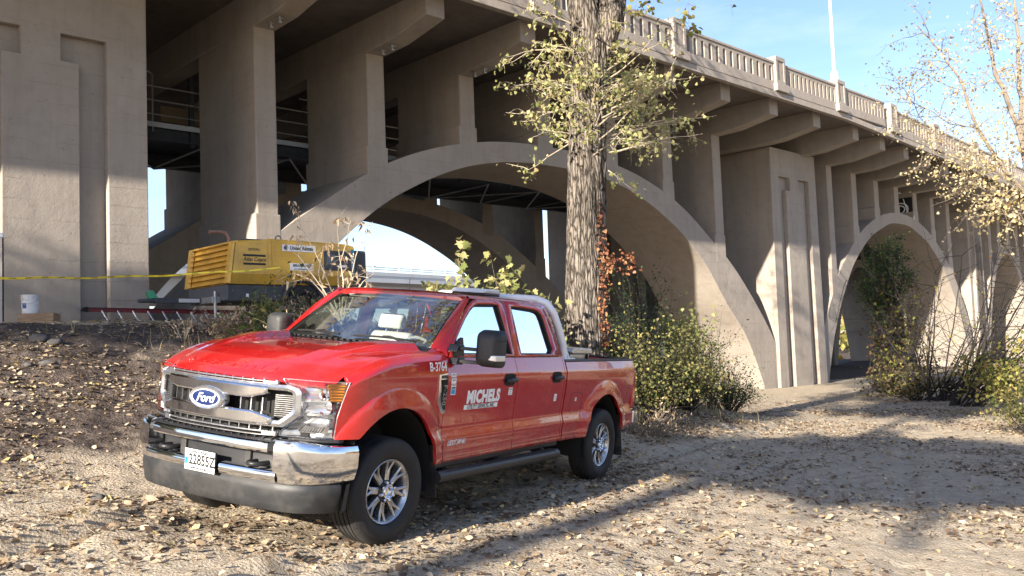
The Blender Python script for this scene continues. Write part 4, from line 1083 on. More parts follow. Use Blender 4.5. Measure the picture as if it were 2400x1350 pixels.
# ---- wheels
def make_wheel():
    w = empty('wheel', (0, 0, 0), 0, TK)      # axle along Y, outer face at +Y
    pr = []
    hw = .135
    pr += [(.245, -.095), (.262, -.118), (.31, -.137), (.35, -.136), (.383, -.126), (.401, -.112), (.408, -.098)]
    for g in (-.066, -.022, .022, .066):
        pr += [(.4105, g-.012), (.4105, g-.0055), (.401, g-.005), (.401, g+.005), (.4105, g+.0055), (.4105, g+.012)]
    pr += [(.408, .098), (.401, .112), (.383, .126), (.372, .1305), (.350, .136), (.345, .1385), (.31, .138), (.29, .134), (.262, .120), (.247, .098)]
    MB().lathe(pr, (0, 0, 0), 'y', 72).obj('tyre', tyre_m, w, smooth=35, fix=True)
    rim = MB().lathe([(.235, -.10), (.22, -.09), (.215, .02), (.222, .085), (.232, .098), (.246, .102), (.248, .108), (.243, .112), (.236, .108), (.226, .096), (.214, .07), (.205, .02), (.205, -.09)], (0, 0, 0), 'y', 60).obj('rim', SILVER, w, smooth=35, fix=True)
    MB().lathe([(.001, -.02), (.205, -.02)], (0, 0, 0), 'y', 40).obj('brake_disc', simple('brake_dark', (.03, .028, .027), .6, .5), w)
    for k in range(8):
        a0 = 2*math.pi*k/8+.12
        m = MB()
        for sg in (-1, 1):      # forked spoke
            def P(r, t, y): return (r*math.cos(a0)-t*math.sin(a0), y, r*math.sin(a0)+t*math.cos(a0))
            st = [(.075, 0.006*sg, .020*1, .086), (.12, .008*sg, .017, .082), (.165, .015*sg, .014, .082), (.20, .026*sg, .012, .092), (.234, .038*sg, .014, .103)]
            rows = []
            for r, c, h, y in st:
                rows.append([P(r, c-h, y-.045), P(r, c-h, y-.006), P(r, c-h*.4, y), P(r, c+h*.4, y), P(r, c+h, y-.006), P(r, c+h, y-.045)])
            m.grid(rows)
        o = m.obj('spoke', SILVER, rim, smooth=25); recalc(o.data)
    MB().lathe([(.088, .05), (.086, .085), (.080, .094), (.062, .096), (.058, .090)], (0, 0, 0), 'y', 30).obj('hub_ring', BPLAS, rim, smooth=35)
    MB().lathe([(.060, .085), (.058, .118), (.052, .124), (.046, .120), (.043, .095), (.001, .092)], (0, 0, 0), 'y', 30).obj('hub_cap', CHROME, rim, smooth=35)
    for k in range(8):
        a = 2*math.pi*k/8+.12+math.pi/8
        MB().lathe([(.0135, .08), (.0135, .116), (.010, .122), (.001, .123)], (.071*math.cos(a), 0, .071*math.sin(a)), 'y', 6).obj('lug_nut', CHROME, rim)
    return w
def tyre_mat():
    m = RUBBER.copy(); m.name = 'tyre_tread'; nt = m.node_tree; b = nt.nodes['Principled BSDF']
    co = objco(nt); sep = nt.nodes.new('ShaderNodeSeparateXYZ'); nt.links.new(co, sep.inputs[0])
    ang = math_n(nt, 'ARCTAN2', sep.outputs['X'], sep.outputs['Z'])
    zig = math_n(nt, 'MULTIPLY', math_n(nt, 'ABSOLUTE', math_n(nt, 'SINE', math_n(nt, 'MULTIPLY', sep.outputs['Y'], 60))), .5)
    w = math_n(nt, 'FRACT', math_n(nt, 'ADD', math_n(nt, 'MULTIPLY', ang, 13.0), zig))
    r2 = math_n(nt, 'ADD', math_n(nt, 'MULTIPLY', sep.outputs['X'], sep.outputs['X']), math_n(nt, 'MULTIPLY', sep.outputs['Z'], sep.outputs['Z']))
    g = math_n(nt, 'GREATER_THAN', r2, .395*.395)
    rr = ramp(nt, w, [(0.0, (0, 0, 0)), (0.1, (0, 0, 0)), (0.18, (1, 1, 1))])
    h = math_n(nt, 'MULTIPLY', rr.outputs['Color'], g); bump(nt, b, h, 1.0, .008); return m
tyre_m = tyre_mat()
w0 = make_wheel()
for i, (wx, wy) in enumerate(WHEELS):
    w = w0 if i == 0 else copy_tree(w0, TK)
    w.location = (wx, wy, .403)
    w.rotation_euler = (0, rad(37*i), (-.065 if wx == 0 else 0)+(math.pi if wy < 0 else 0))
# ---- liners, chassis, steps, flaps
for s in (1, -1):
    for cx, cz, ro in WC:
        pts = [(cx+(ro-.005)*math.cos(math.pi*k/20), cz+(ro-.005)*math.sin(math.pi*k/20)) for k in range(-2, 23)]
        MB().grid([[(x, s*.955, z) for x, z in pts], [(x, s*.50, z) for x, z in pts]], flip=(s < 0)).obj('wheel_liner', BLACK, TK, smooth=60)
        MB().grid([[(cx-ro, s*.50, .35), (cx-ro, s*.50, cz+ro)], [(cx+ro, s*.50, .35), (cx+ro, s*.50, cz+ro)]]).obj('liner_wall', BLACK, TK)
    MB().tube([(-.56, s*1.0, .45), (-2.78, s*1.0, .435)], .052, 12).obj('running_board', BPLAS, TK, smooth=50)
    MB().box(-2.70, -.64, s*.97, s*1.035, .478, .492).obj('step_tread', BLACK, TK, bevel=.004)
    for x in (-.78, -1.65, -2.55): MB().prism([(s*.62, .60), (s*.62, .53), (s*.97, .415), (s*1.01, .43), (s*1.0, .47), (s*.92, .50)], x-.03, x+.03, 'x').obj('step_bracket', BLACK, TK, fix=True)
    MB().prism([(-.555, .70), (-.60, .50), (-.635, .27), (-.645, .27), (-.612, .50), (-.567, .70)], s*.70, s*.965, 'y').obj('mud_flap', MUD, TK, fix=True, bevel=.003)
    MB().prism([(-4.565, .72), (-4.62, .50), (-4.70, .215), (-4.712, .215), (-4.632, .50), (-4.577, .72)], s*.70, s*.965, 'y').obj('mud_flap', MUD, TK, fix=True, bevel=.003)
    MB().box(-5.0, .75, s*.40, s*.48, .50, .68).obj('chassis_rail', BLACK, TK)
MB().tube([(0, -.75, .40), (0, .75, .40)], .055, 10).lathe([(.01,-.16),(.14,-.1),(.15,0),(.14,.1),(.01,.16)], (0, .25, .40), 'y', 14).obj('front_axle', BLACK, TK, smooth=60)
MB().tube([(-4.06, -.75, .40), (-4.06, .75, .40)], .06, 10).lathe([(.01,-.17),(.15,-.1),(.17,0),(.15,.1),(.01,.17)], (-4.06, 0, .40), 'y', 14).obj('rear_axle', BLACK, TK, smooth=60)
MB().box(-.9, .70, -.40, .40, .55, 1.15).obj('engine_block', BLACK, TK)
MB().box(-3.0, -1.5, -.38, .1, .48, .66).obj('fuel_tank', BLACK, TK, bevel=.04)
MB().tube([(-.9, .1, .55), (-2.0, .05, .48), (-4.0, 0, .42)], .05, 8).obj('drive_shaft', BLACK, TK)
MB().box(-2.88, -.6, -.80, .80, .56, .595).obj('floor_pan', BLACK, TK)
# ---------------------------------------------------------------- towable compressor on the bank
def px_pt(px, py, d):
    """world point seen at photo pixel (px,py), d metres ahead of the viewpoint (used for laying out real positions)"""
    q = _r*((px-1200)/2100)+_u*(-(py-675)/2100)+_f
    k = d/q.y
    return Vector((q.x*k, d, 1.5+q.z*k))
def ray_ground(px, py):
    a = px_pt(px, py, 4.0); d = 4.0
    while d < 60:
        q = px_pt(px, py, d)
        if q.z < float(gz(q.x, q.y)): break
        d += .05
    return d
YEL = simple('yellow_enamel', (.72, .42, .055), .4, var=.06, scale=3, coat=.4, dirt=(.45, .27, .06), dscale=2.0)
CHAR = simple('charcoal_sheet', (.035, .04, .052), .45, var=.2, scale=5, dirt=(.10, .095, .09), dscale=3.0)
CHARL = simple('grey_sheet', (.10, .11, .13), .5, var=.15, scale=5)
PIPEB = simple('rusty_pipe', (.22, .13, .10), .6, var=.3, scale=12)
cx_, cy_ = fromUV(-2.30, -3.24)
CZ = 2.10
CP = empty('air_compressor', (cx_, cy_, CZ), BA); put(CP, 'yellow towable air compressor with louvred end parked on the bank under the bridge', 'compressor')
secs = []
for x, ht, sl in ((-.03, 1.44, .10), (.0, 1.49, .11), (.78, 1.535, 0), (.80, 1.56, 0), (2.55, 1.535, 0), (2.72, 1.50, 0)):
    secs.append([(x+sl*max(0, (z-.68))/.8, y, z) for y, z in ((.11, .68), (0, .87), (0, ht-.05), (.05, ht), (1.80, ht), (1.85, ht-.05), (1.85, .87), (1.74, .68))])
b = MB(); n = 8
for r in secs[1:]: b.v += r
for i in range(len(secs)-2):
    for k in range(n): b.f.append((i*n+k, i*n+(k+1) % n, (i+1)*n+(k+1) % n, (i+1)*n+k))
b.f += [tuple(range(n)), tuple((len(secs)-2)*n+n-1-k for k in range(n))]
cab = b.obj('canopy', YEL, CP, fix=True, bevel=.012)
# seam rib and side panels slightly proud
MB().box(.775, .815, -.012, .0, .86, 1.50).obj('canopy_rib', YEL, CP, bevel=.004)
MB().prism([(.17, .90), (.20, 1.44), (.745, 1.485), (.745, .90)], -.008, .004, 'y').obj('side_panel', YEL, CP, fix=True, bevel=.004)
MB().prism([(.85, .90), (.85, 1.50), (1.93, 1.49), (1.93, .90)], -.008, .004, 'y').obj('side_panel', YEL, CP, fix=True, bevel=.004)
# louvred front
fx = lambda z: -.02+.11*(z-.68)/.8
MB().grid([[(fx(.74)+.09, .12, .74), (fx(1.44)+.09, .12, 1.44)], [(fx(.74)+.09, 1.73, .74), (fx(1.44)+.09, 1.73, 1.44)]]).obj('radiator_void', BLACK, CP)
for y0, y1 in ((.0, .16), (1.69, 1.85)): MB().add([(fx(.69), y0, .69), (fx(1.46), y0, 1.46), (fx(1.46), y1, 1.46), (fx(.69), y1, .69), (fx(.69)-.05, y0+.02, .69), (fx(1.46)-.05, y0+.02, 1.46), (fx(1.46)-.05, y1, 1.46), (fx(.69)-.05, y1, .69)], [(0,1,2,3),(7,6,5,4),(0,4,5,1),(3,2,6,7),(1,5,6,2),(0,3,7,4)]).obj('louvre_frame', YEL, CP, fix=True)
for k in range(8):
    z = .70+k*.105
    MB().prism([(fx(z)-.055, z), (fx(z)-.045, z+.010), (fx(z)+.06, z+.024), (fx(z)+.06, z+.014)], .10, 1.75, 'y').obj('louvre', YEL, CP, fix=True)
MB().prism([(fx(1.47)-.05, 1.44), (fx(1.47)-.04, 1.475), (.14, 1.485), (.14, 1.44)], 0, 1.85, 'y').obj('louvre_head', YEL, CP, fix=True)
MB().prism([(0.0, .36), (-.02, .67), (2.70, .67), (2.70, .36)], .12, 1.73, 'y').obj('chassis', CHAR, CP, bevel=.02, fix=True)
MB().prism([(-.03, .38), (-.04, .67), (.0, .67), (.0, .38)], .12, 1.73, 'y').obj('front_apron', CHARL, CP, bevel=.01, fix=True)
MB().box(2.72, 3.06, .06, 1.79, .55, 1.42).obj('rear_cover', CHAR, CP, bevel=.05, seg=3)
MB().box(1.98, 2.62, -.012, .0, .98, 1.38).obj('control_panel', CHAR, CP, bevel=.004)
MB().box(2.05, 2.25, -.016, -.010, 1.10, 1.30).obj('gauge_plate', CHARL, CP); MB().box(2.35, 2.45, -.018, -.010, 1.18, 1.28).obj('warning_label', simple('orange_label', (.6, .12, .02), .5), CP); MB().box(2.30, 2.52, -.018, -.010, 1.05, 1.09).obj('white_label', WHITE, CP)
MB().box(2.63, 2.70, -.012, .0, .90, 1.42).obj('model_strip', simple('teal_strip', (.01, .22, .36), .45), CP)
def side_text(body, size, x, z, mat, bold=.0, shear=0, sx=1, par=CP, lift=-.010):
    t = text_mesh('lettering', body, size, mat, .0006, bold, shear, sx, 1.0)
    for v in t.vertices: v.co = (x+v.co.x, lift-v.co.z, z+v.co.y)
    recalc(t); return link('lettering', t, par)
side_text('10793941', .075, .46, 1.325, INK, .0005, 0, .85)
side_text('Atlas Copco', .105, .475, 1.14, INK, .002, .25, .88)
for z0, z1 in ((1.195, 1.235), (1.035, 1.075)): MB().box(.24, .70, -.0115, -.0085, z0, z1).obj('logo_bar', INK, CP)
MB().box(1.06, 1.80, -.013, -.008, 1.325, 1.455).obj('sign_plate', WHITE, CP, bevel=.002); side_text('United Rentals', .105, 1.48, 1.39, INK, .003, .25, .83, lift=-.014)
MB().lathe([(.038, -.0145), (.038, -.0135), (.001, -.0135)], (1.125, 0, 1.39), 'y', 20).obj('sign_emblem', simple('emblem_blue', (.02, .07, .2), .4), CP)
MB().box(1.22, 1.74, -.013, -.008, .955, 1.095).obj('sign_plate', WHITE, CP, bevel=.002); side_text('800-UR-RENTS', .072, 1.48, 1.05, INK, .002, 0, .85, lift=-.014); side_text('www.unitedrentals.com', .042, 1.48, .985, INK, .0005, 0, .9, lift=-.014)
t = text_mesh('lettering', 'XATS 750', .06, WHITE, .0006, .0005); t.transform(Matrix.Rotation(math.pi/2, 4, 'Z'))
for v in t.vertices: v.co = (2.665+v.co.x, -.0135-v.co.z, 1.16+v.co.y)
link('lettering', t, CP)
MB().tube([(-.12, .62, 1.70), (.10, .62, 1.715), (.20, .62, 1.70), (.27, .62, 1.62), (.28, .62, 1.50)], .035, 10).obj('exhaust_pipe', PIPEB, CP, smooth=60)
MB().box(.55, .95, .5, 1.2, 1.53, 1.60).obj('roof_hatch', CHAR, CP, bevel=.02)
MB().tube([(1.15+.06*math.cos(a), .3, 1.60+.06*math.sin(a)) for a in np.linspace(-.6, 3.74, 12)], .014, 6).obj('lifting_eye', CHARL, CP, smooth=60)
MB().lathe([(.02, 0), (.024, .012), (.001, .02)], (.10, .115, .56), 'y', 12).obj('marker_lamp', AMBER, CP)
MB().box(.35, .40, .11, .12, .44, .50).obj('reflector', WHITE, CP)
wheel_c = None
for y in (.10, 1.75):
    MB().lathe([(.19, -.08), (.30, -.09), (.335, -.06), (.335, .06), (.30, .09), (.19, .08)], (1.55, y, .335), 'y', 28).lathe([(.19, -.02), (.12, -.045), (.001, -.045)], (1.55, y, .335), 'y', 20).obj('wheel', RUBBER, CP, smooth=40)
    MB().tube([(1.55+.42*math.cos(a), y, .36+.40*math.sin(a)) for a in np.linspace(.1, 3.04, 12)], .05, 6).obj('wheel_guard', CHAR, CP, smooth=60)
MB().box(-1.05, .05, .86, .98, .36, .46).obj('drawbar', CHAR, CP, bevel=.008)
MB().box(-.62, -.22, .853, .86, .375, .445).obj('drawbar_label', simple('label_grey', (.55, .55, .54), .5), CP)
MB().tube([(-1.35, .92, .40), (-1.05, .92, .41)], [.035, .045], 10).obj('tow_coupler', CHAR, CP, smooth=60)
MB().prism([(-1.16, .44), (-1.20, .56), (-1.10, .60), (-1.0, .46)], .87, .97, 'y').obj('coupler_latch', simple('latch_green', (.05, .30, .17), .5), CP, fix=True)
MB().tube([(-.12, .42, .0), (-.12, .42, .56)], .028, 10).box(-.20, -.04, .34, .50, -.02, .02).obj('jack_stand', GALV, CP, smooth=50)
MB().box(-.19, -.02, .40, .95, .34, .46).obj('jack_bracket', GALV, CP, bevel=.01)
for j in range(10): MB().tube([(-.75+.02*math.sin(j*2), .85, .36-.038*j), (-.75+.02*math.sin(j*2+2), .85, .33-.038*j)], .012, 5).obj('chain_link', STEEL, CP)

# ---------------------------------------------------------------- ladder, crate, bucket, post, tape, stones
ux, uy = fromUV(-3.92, -.62)
LD = empty('ladder', (ux, uy, float(gz(ux, uy))+.03), BA); put(LD, 'red fibreglass ladder lying on its edge against the bridge pier', 'ladder')
REDF = simple('red_fibreglass', (.15, .022, .028), .5, var=.15); LD.rotation_euler = (0, rad(1.2), BA)
MB().box(0, 4.6, .14, .20, .34, .37).box(0, 4.6, .14, .155, .28, .37).obj('side_rail', REDF, LD)
MB().box(0, 4.6, -.06, 0, -.02, .01).box(0, 4.6, -.06, -.045, -.02, .07).obj('side_rail', REDF, LD)
MB().prism([(-.1, .30), (0.02, .28), (.02, .38), (-.06, .37)], .12, .21, 'y').obj('rail_foot', BLACK, LD, fix=True)
for k in range(15): MB().tube([(.28+.3*k, .165, .33), (.40+.3*k, -.03, .0)], .020, 8).obj('rung', GALV, LD, smooth=50)
p = px_pt(92, 740, 15.5); gzp = float(gz(p.x, p.y))
CR = empty('wooden_crate', (p.x, p.y, gzp-.03), rad(12)); put(CR, 'plywood crate on the bank holding up the white bucket', 'crate')
def wood_mat():
    m, nt, bs = node_mat('plywood'); co = objco(nt); mp_ = nt.nodes.new('ShaderNodeMapping'); mp_.inputs['Scale'].default_value = (1.2, 6, 9); nt.links.new(co, mp_.inputs['Vector'])
    w = tex(nt, 'Noise', 3.0, mp_.outputs['Vector'], Detail=8.0, Distortion=1.2); r = ramp(nt, w.outputs['Fac'], [(0.3, (.17, .10, .055)), (0.55, (.33, .22, .13)), (0.8, (.42, .30, .19))])
    nt.links.new(r.outputs['Color'], bs.inputs['Base Color']); bs.inputs['Roughness'].default_value = .8; return m
WOOD = wood_mat()
MB().box(-.28, .28, -.21, -.19, 0, .28).obj('front_board', WOOD, CR, bevel=.003); MB().box(-.28, .28, .19, .21, 0, .28).obj('back_board', WOOD, CR, bevel=.003)
for s in (-1, 1): MB().box(s*.28-.01, s*.28+.01, -.188, .188, 0, .279).obj('end_board', WOOD, CR)
MB().box(-.268, .268, -.188, .188, .25, .272).obj('top_board', WOOD, CR)
BK = empty('plastic_bucket', (p.x-.145, p.y-.02, gzp-.03+.273), 0); put(BK, 'white plastic bucket with a small blue label standing on the plywood crate', 'bucket')
WPL = simple('white_hdpe', (.74, .75, .76), .45, var=.05, dirt=(.5, .47, .43), dscale=6.0)
MB().lathe([(.001, .003), (.122, .0), (.126, .012), (.140, .25), (.150, .252), (.150, .262), (.141, .264), (.143, .285), (.152, .287), (.152, .297), (.144, .299), (.146, .325), (.154, .328), (.154, .335), (.143, .335), (.138, .30), (.118, .02), (.001, .02)], n=36).obj('pail', WPL, BK, smooth=40)
lab = MB(); rr_ = lambda z: .1265+.0585*z
aa = np.linspace(rad(-122), rad(-88), 7)
lab.grid([[((rr_(z)+.001)*math.cos(a), (rr_(z)+.001)*math.sin(a), z) for z in (.10, .19)] for a in aa]); lab.obj('label', simple('bucket_blue', (.03, .10, .30), .5), BK)
hp = [(.157*math.cos(a), .157*math.sin(a), .27-.10*abs(math.sin((a)*1.0))) for a in np.linspace(rad(-175), rad(-5), 16)]
MB().tube(hp, .0035, 5).obj('handle', GALV, BK)
q0 = px_pt(-14, 690, 15.4); gq = float(gz(q0.x, q0.y))
SP_ = empty('site_board', (q0.x, q0.y, gq), rad(20)); put(SP_, 'white-topped site board standing at the left edge of the bank', 'board')
MB().box(-.32, .13, -.03, .03, .0, 1.58).obj('board_panel', simple('pale_board', (.42, .38, .35), .7), SP_); MB().box(-.34, .15, -.05, .05, 1.58, 1.66).obj('board_cap', WENAM, SP_, bevel=.01); MB().box(.13, .145, -.032, .032, .02, 1.57).obj('board_edge', BLACK, SP_)
# barrier tape
TPm = simple('yellow_tape', (.78, .66, .03), .5); A0 = px_pt(-20, 651, 15.2); B0 = px_pt(656, 628, 14.6)
TP = empty('caution_tape', tuple(A0)); put(TP, 'yellow and black warning tape strung across the bank in front of the compressor', 'tape')
tp = []
for k in range(41):
    t = k/40; q = A0.lerp(B0, t)-A0; q.z -= .06*math.sin(t*math.pi)+.01*math.sin(t*23); tw = .5+.9*math.sin(t*5+.4)*t
    h = .021*(1-.5*t); tp.append([(q.x, q.y+h*math.sin(tw), q.z-h*math.cos(tw)), (q.x, q.y-h*math.sin(tw), q.z+h*math.cos(tw))])
o = MB().grid(tp).obj('tape_band', TPm, TP); solid(o, .002, 0)
TDIR = (B0-A0)
for k in range(17):
    t = .02+k*.058
    t_ = text_mesh('tape_text', 'CAUTION', .034*(1-.45*t), INK, .0005, .0006, 0, .9)
    q = A0.lerp(B0, t)-A0; q.z -= .06*math.sin(t*math.pi)+.01*math.sin(t*23); ax = TDIR.normalized()
    for v in t_.vertices: v.co = (q.x+ax.x*v.co.x, q.y-.022+ax.y*v.co.x-v.co.z, q.z+ax.z*v.co.x+v.co.y*.85)
    link('tape_text', t_, TP)
STONE = simple('grey_stone', (.075, .07, .068), .9, var=.3, scale=14, bmp=.5, bscale=30)
def stone(px, py, d, r, label):
    p = px_pt(px, py, ray_ground(px, py)); b = MB().lathe([(.001, -r[2])]+[(math.sin(a), -math.cos(a)*r[2]) for a in np.linspace(.25, 2.9, 9)]+[(.001, r[2])], n=14)
    b.v = [(x*r[0]*(1+.18*math.sin(3*x*9+z*20+px)), y*r[1]*(1+.15*math.cos(y*7+px)), z*(1+.15*math.sin(x*5+px))) for x, y, z in b.v]
    zz = float(gz(p.x, p.y)); put(b.obj('stone', STONE, None, smooth=60, loc=(p.x, p.y, zz+r[2]*.35)), label, 'stone', 'stones on the bank')
stone(92, 800, 13.4, (.14, .10, .075), 'dark flat stone, larger of two on the bank below the bucket')
stone(130, 806, 13.1, (.10, .08, .05), 'small grey stone resting beside the larger dark one on the bank')
stone(230, 1172, 7.6, (.055, .05, .04), 'pale fist-sized stone in the sunlit dirt ahead of the truck')
stone(66, 858, 11.6, (.05, .05, .035), 'pale little stone half way up the dark bank')
stone(108, 855, 11.7, (.10, .05, .035), 'dark jagged stone half way up the dark bank')
# ---------------------------------------------------------------- far small things seen through the second arch
EXv = empty('excavator', tuple(px_pt(2035, 905, 78)), rad(20)); put(EXv, 'small yellow excavator working far beyond the second arch', 'excavator')
EY = simple('excavator_yellow', (.62, .34, .02), .5)
MB().box(-1.6, 1.6, -1.2, 1.2, 0, .7).obj('tracks', BLACK, EXv, bevel=.1); MB().box(-1.5, 1.3, -1.1, 1.1, .75, 1.7).obj('engine_house', EY, EXv, bevel=.1); MB().box(-1.2, .0, -1.0, -.1, 1.7, 2.6).obj('cab', EY, EXv, bevel=.1)
MB().tube([(-1.2, .3, 1.2), (-2.6, .3, 2.6), (-3.6, .3, 2.3)], [.22, .26, .2], 8).obj('boom', EY, EXv); MB().tube([(-3.6, .3, 2.4), (-4.6, .3, .6)], [.18, .14], 8).obj('stick', EY, EXv); MB().prism([(-4.3, .7), (-4.9, .6), (-4.9, .1), (-4.4, .0)], -.1, .7, 'y').obj('bucket', BLACK, EXv, fix=True)
SG = empty('highway_sign', tuple(px_pt(1997, 690, 140)), rad(-30)); put(SG, 'small green highway sign far off above the pale highway bridge', 'sign')
MB().box(-1.6, 1.6, -.05, .05, -.2, 2.0).obj('sign_panel', simple('sign_green', (.0, .30, .20), .5), SG); MB().tube([(0, .1, -6), (0, .1, 1)], .12, 6).obj('sign_post', GALV, SG)
# ---------------------------------------------------------------- leaves and branches
def leaf_mat(name, stops, trans=.45, rough=.6):
    m = bpy.data.materials.new(name); m.use_nodes = True; nt = m.node_tree; nt.nodes.clear()
    o = nt.nodes.new('ShaderNodeOutputMaterial'); at = nt.nodes.new('ShaderNodeAttribute'); at.attribute_name = 'rnd'
    r = ramp(nt, at.outputs['Fac'], stops)
    d = nt.nodes.new('ShaderNodeBsdfPrincipled'); d.inputs['Roughness'].default_value = rough; d.inputs['Specular IOR Level'].default_value = .3
    t = nt.nodes.new('ShaderNodeBsdfTranslucent'); mx = nt.nodes.new('ShaderNodeMixShader'); mx.inputs[0].default_value = trans
    nt.links.new(r.outputs['Color'], d.inputs['Base Color']); nt.links.new(r.outputs['Color'], t.inputs['Color'])
    nt.links.new(d.outputs[0], mx.inputs[1]); nt.links.new(t.outputs[0], mx.inputs[2]); nt.links.new(mx.outputs[0], o.inputs['Surface'])
    return m
LT_DELTA = (np.array([(0,0,0),(0,.42,.0),(0,1,-.10),(-.46,.20,.10),(-.34,.62,.06),(.46,.20,.10),(.34,.62,.06)], float),
            np.array([(0,1,3),(3,1,4),(4,1,2),(0,5,1),(5,6,1),(6,2,1)]))
LT_OVAL = (np.array([(0,0,0),(-.24,.45,.07),(0,1,0),(.24,.45,.07)], float), np.array([(0,2,1),(0,3,2)]))
_lob = [(0,0),(.16,.12),(.52,.05),(.36,.30),(.62,.55),(.30,.55),(.22,.80),(0,1)]
_mv = [(0,.38,-.03)]+[(x,y,.06*abs(x)) for x, y in _lob]+[(-x,y,.06*abs(x)) for x, y in _lob[-2:0:-1]]
LT_MAPLE = (np.array(_mv, float), np.array([(0,1+k,1+(k+1) % 14) for k in range(14)]))
LT_CURL = (np.array([(0,0,0),(-.16,.3,.10),(.16,.3,.10),(-.12,.65,-.02),(.12,.65,-.02),(0,1,-.22)], float), np.array([(0,2,1),(1,2,4),(1,4,3),(3,4,5)]))
def leaves_np(P, size, tpl, up=.3, droop=0.0, rng=RNG, flat=None):
    P = np.asarray(P, float); n = len(P); V, F = tpl; k = len(V)
    N = rng.normal(size=(n, 3)); N[:, 2] = np.abs(N[:, 2])+up; N /= np.linalg.norm(N, axis=1, keepdims=True)
    if flat is not None: N = flat
    A = rng.normal(size=(n, 3)); A[:, 2] -= droop; A -= N*(A*N).sum(1, keepdims=True); A /= np.linalg.norm(A, axis=1, keepdims=True)
    B = np.cross(A, N)
    s = np.asarray(size, float).reshape(n, 1, 1)
    curl = rng.uniform(.3, 1.9, (n, 1, 1))
    W = P[:, None, :]+s*(V[None, :, 0:1]*B[:, None, :]*rng.uniform(.75, 1.15, (n, 1, 1))+V[None, :, 1:2]*A[:, None, :]+V[None, :, 2:3]*N[:, None, :]*curl)
    Fa = (F[None]+np.arange(n)[:, None, None]*k).reshape(-1, 3)
    return W.reshape(-1, 3), Fa, np.repeat(rng.random(n), k)
def leaf_obj(name, P, size, tpl, mat, parent=None, up=.3, droop=0.0, rnd=None, flat=None, kind=None):
    V, F, r = leaves_np(P, size, tpl, up, droop, flat=flat)
    if rnd is not None: r = np.repeat(np.asarray(rnd), len(tpl[0]))
    o = link(name, np_mesh(name, V, F, mat, {'rnd': r}), parent)
    if kind: o['kind'] = kind
    return o
def rnd_unit(rng=random):
    while True:
        v = Vector((rng.uniform(-1, 1), rng.uniform(-1, 1), rng.uniform(-1, 1)))
        if .05 < v.length < 1: return v.normalized()
def twig(p, d, L_, r0, n=6, wob=.25, grav=0.0):
    pts = [Vector(p)]; d = Vector(d).normalized(); rs = [r0]
    for i in range(n):
        d = (d+rnd_unit()*wob+Vector((0, 0, grav))).normalized(); pts.append(pts[-1]+d*L_/n); rs.append(r0*(1-(i+1)/n*.8))
    return pts, rs, d
BARK = None
def bark_mat(name, lo, hi, scale=1.0, b=1.0):
    m, nt, bs = node_mat(name); co = worldco(nt)
    nd = tex(nt, 'Noise', 7.0*scale, co, Detail=4.0); dv = nt.nodes.new('ShaderNodeMixRGB'); dv.inputs['Fac'].default_value = .045/scale; dv.blend_type = 'ADD'
    nt.links.new(co, dv.inputs['Color1']); nt.links.new(nd.outputs['Color'], dv.inputs['Color2'])
    mp_ = nt.nodes.new('ShaderNodeMapping'); mp_.inputs['Scale'].default_value = (15*scale, 15*scale, 2.3*scale); nt.links.new(dv.outputs['Color'], mp_.inputs['Vector'])
    vo = nt.nodes.new('ShaderNodeTexVoronoi'); vo.feature = 'DISTANCE_TO_EDGE'; vo.inputs['Scale'].default_value = 1.0; nt.links.new(mp_.outputs['Vector'], vo.inputs['Vector'])
    n1 = tex(nt, 'Noise', 2.2, mp_.outputs['Vector'], Detail=8.0, Roughness=.7); n2 = tex(nt, 'Noise', 60.0, co, Detail=5.0)
    f = math_n(nt, 'ADD', math_n(nt, 'MULTIPLY', vo.outputs['Distance'], 1.3), math_n(nt, 'MULTIPLY', math_n(nt, 'SUBTRACT', n1.outputs['Fac'], .5), .55))
    r = ramp(nt, f, [(0.02, lo), (0.22, tuple(c*.8 for c in hi)), (0.5, tuple(c*1.15 for c in hi))]); nt.links.new(r.outputs['Color'], bs.inputs['Base Color']); bs.inputs['Roughness'].default_value = .92; bs.inputs['Specular IOR Level'].default_value = .15
    h = math_n(nt, 'ADD', f, math_n(nt, 'MULTIPLY', n2.outputs['Fac'], .12)); bump(nt, bs, h, b, .06); return m
BARK = bark_mat('cottonwood_bark', (.035, .029, .024), (.24, .207, .175), 1.25, 1.0)
TWIGP = simple('pale_twig', (.42, .36, .27), .8, var=.2, scale=5)
TWIGD = simple('dark_twig', (.022, .018, .016), .85, var=.3, scale=5)
TWIGG = simple('grey_twig', (.20, .165, .13), .85, var=.25, scale=5)
LF_YG = leaf_mat('yellow_green_leaf', [(0, (.17, .20, .06)), (.4, (.33, .34, .13)), (.75, (.50, .46, .22)), (1, (.46, .36, .17))])
LF_GOLD = leaf_mat('golden_leaf', [(0, (.50, .40, .17)), (.5, (.64, .54, .30)), (.85, (.72, .62, .40)), (1, (.36, .22, .10))])
LF_GREEN = leaf_mat('green_leaf', [(0, (.045, .085, .028)), (.5, (.10, .15, .045)), (.8, (.21, .23, .06)), (1, (.38, .33, .09))], .35)
LF_DKGR = leaf_mat('dark_green_leaf', [(0, (.018, .045, .020)), (.6, (.04, .085, .03)), (.9, (.09, .13, .035)), (1, (.30, .30, .06))], .3)
LF_MIX = leaf_mat('turning_leaf', [(0, (.08, .11, .03)), (.35, (.22, .23, .055)), (.7, (.40, .35, .10)), (1, (.20, .11, .05))], .4)
LF_OLIVE = leaf_mat('olive_leaf', [(0, (.05, .07, .025)), (.4, (.12, .135, .045)), (.75, (.24, .225, .08)), (.92, (.40, .34, .12)), (1, (.18, .11, .06))], .4)
LF_DRY = leaf_mat('dry_leaf', [(0, (.22, .14, .08)), (.5, (.46, .34, .22)), (1, (.62, .50, .36))], .3)
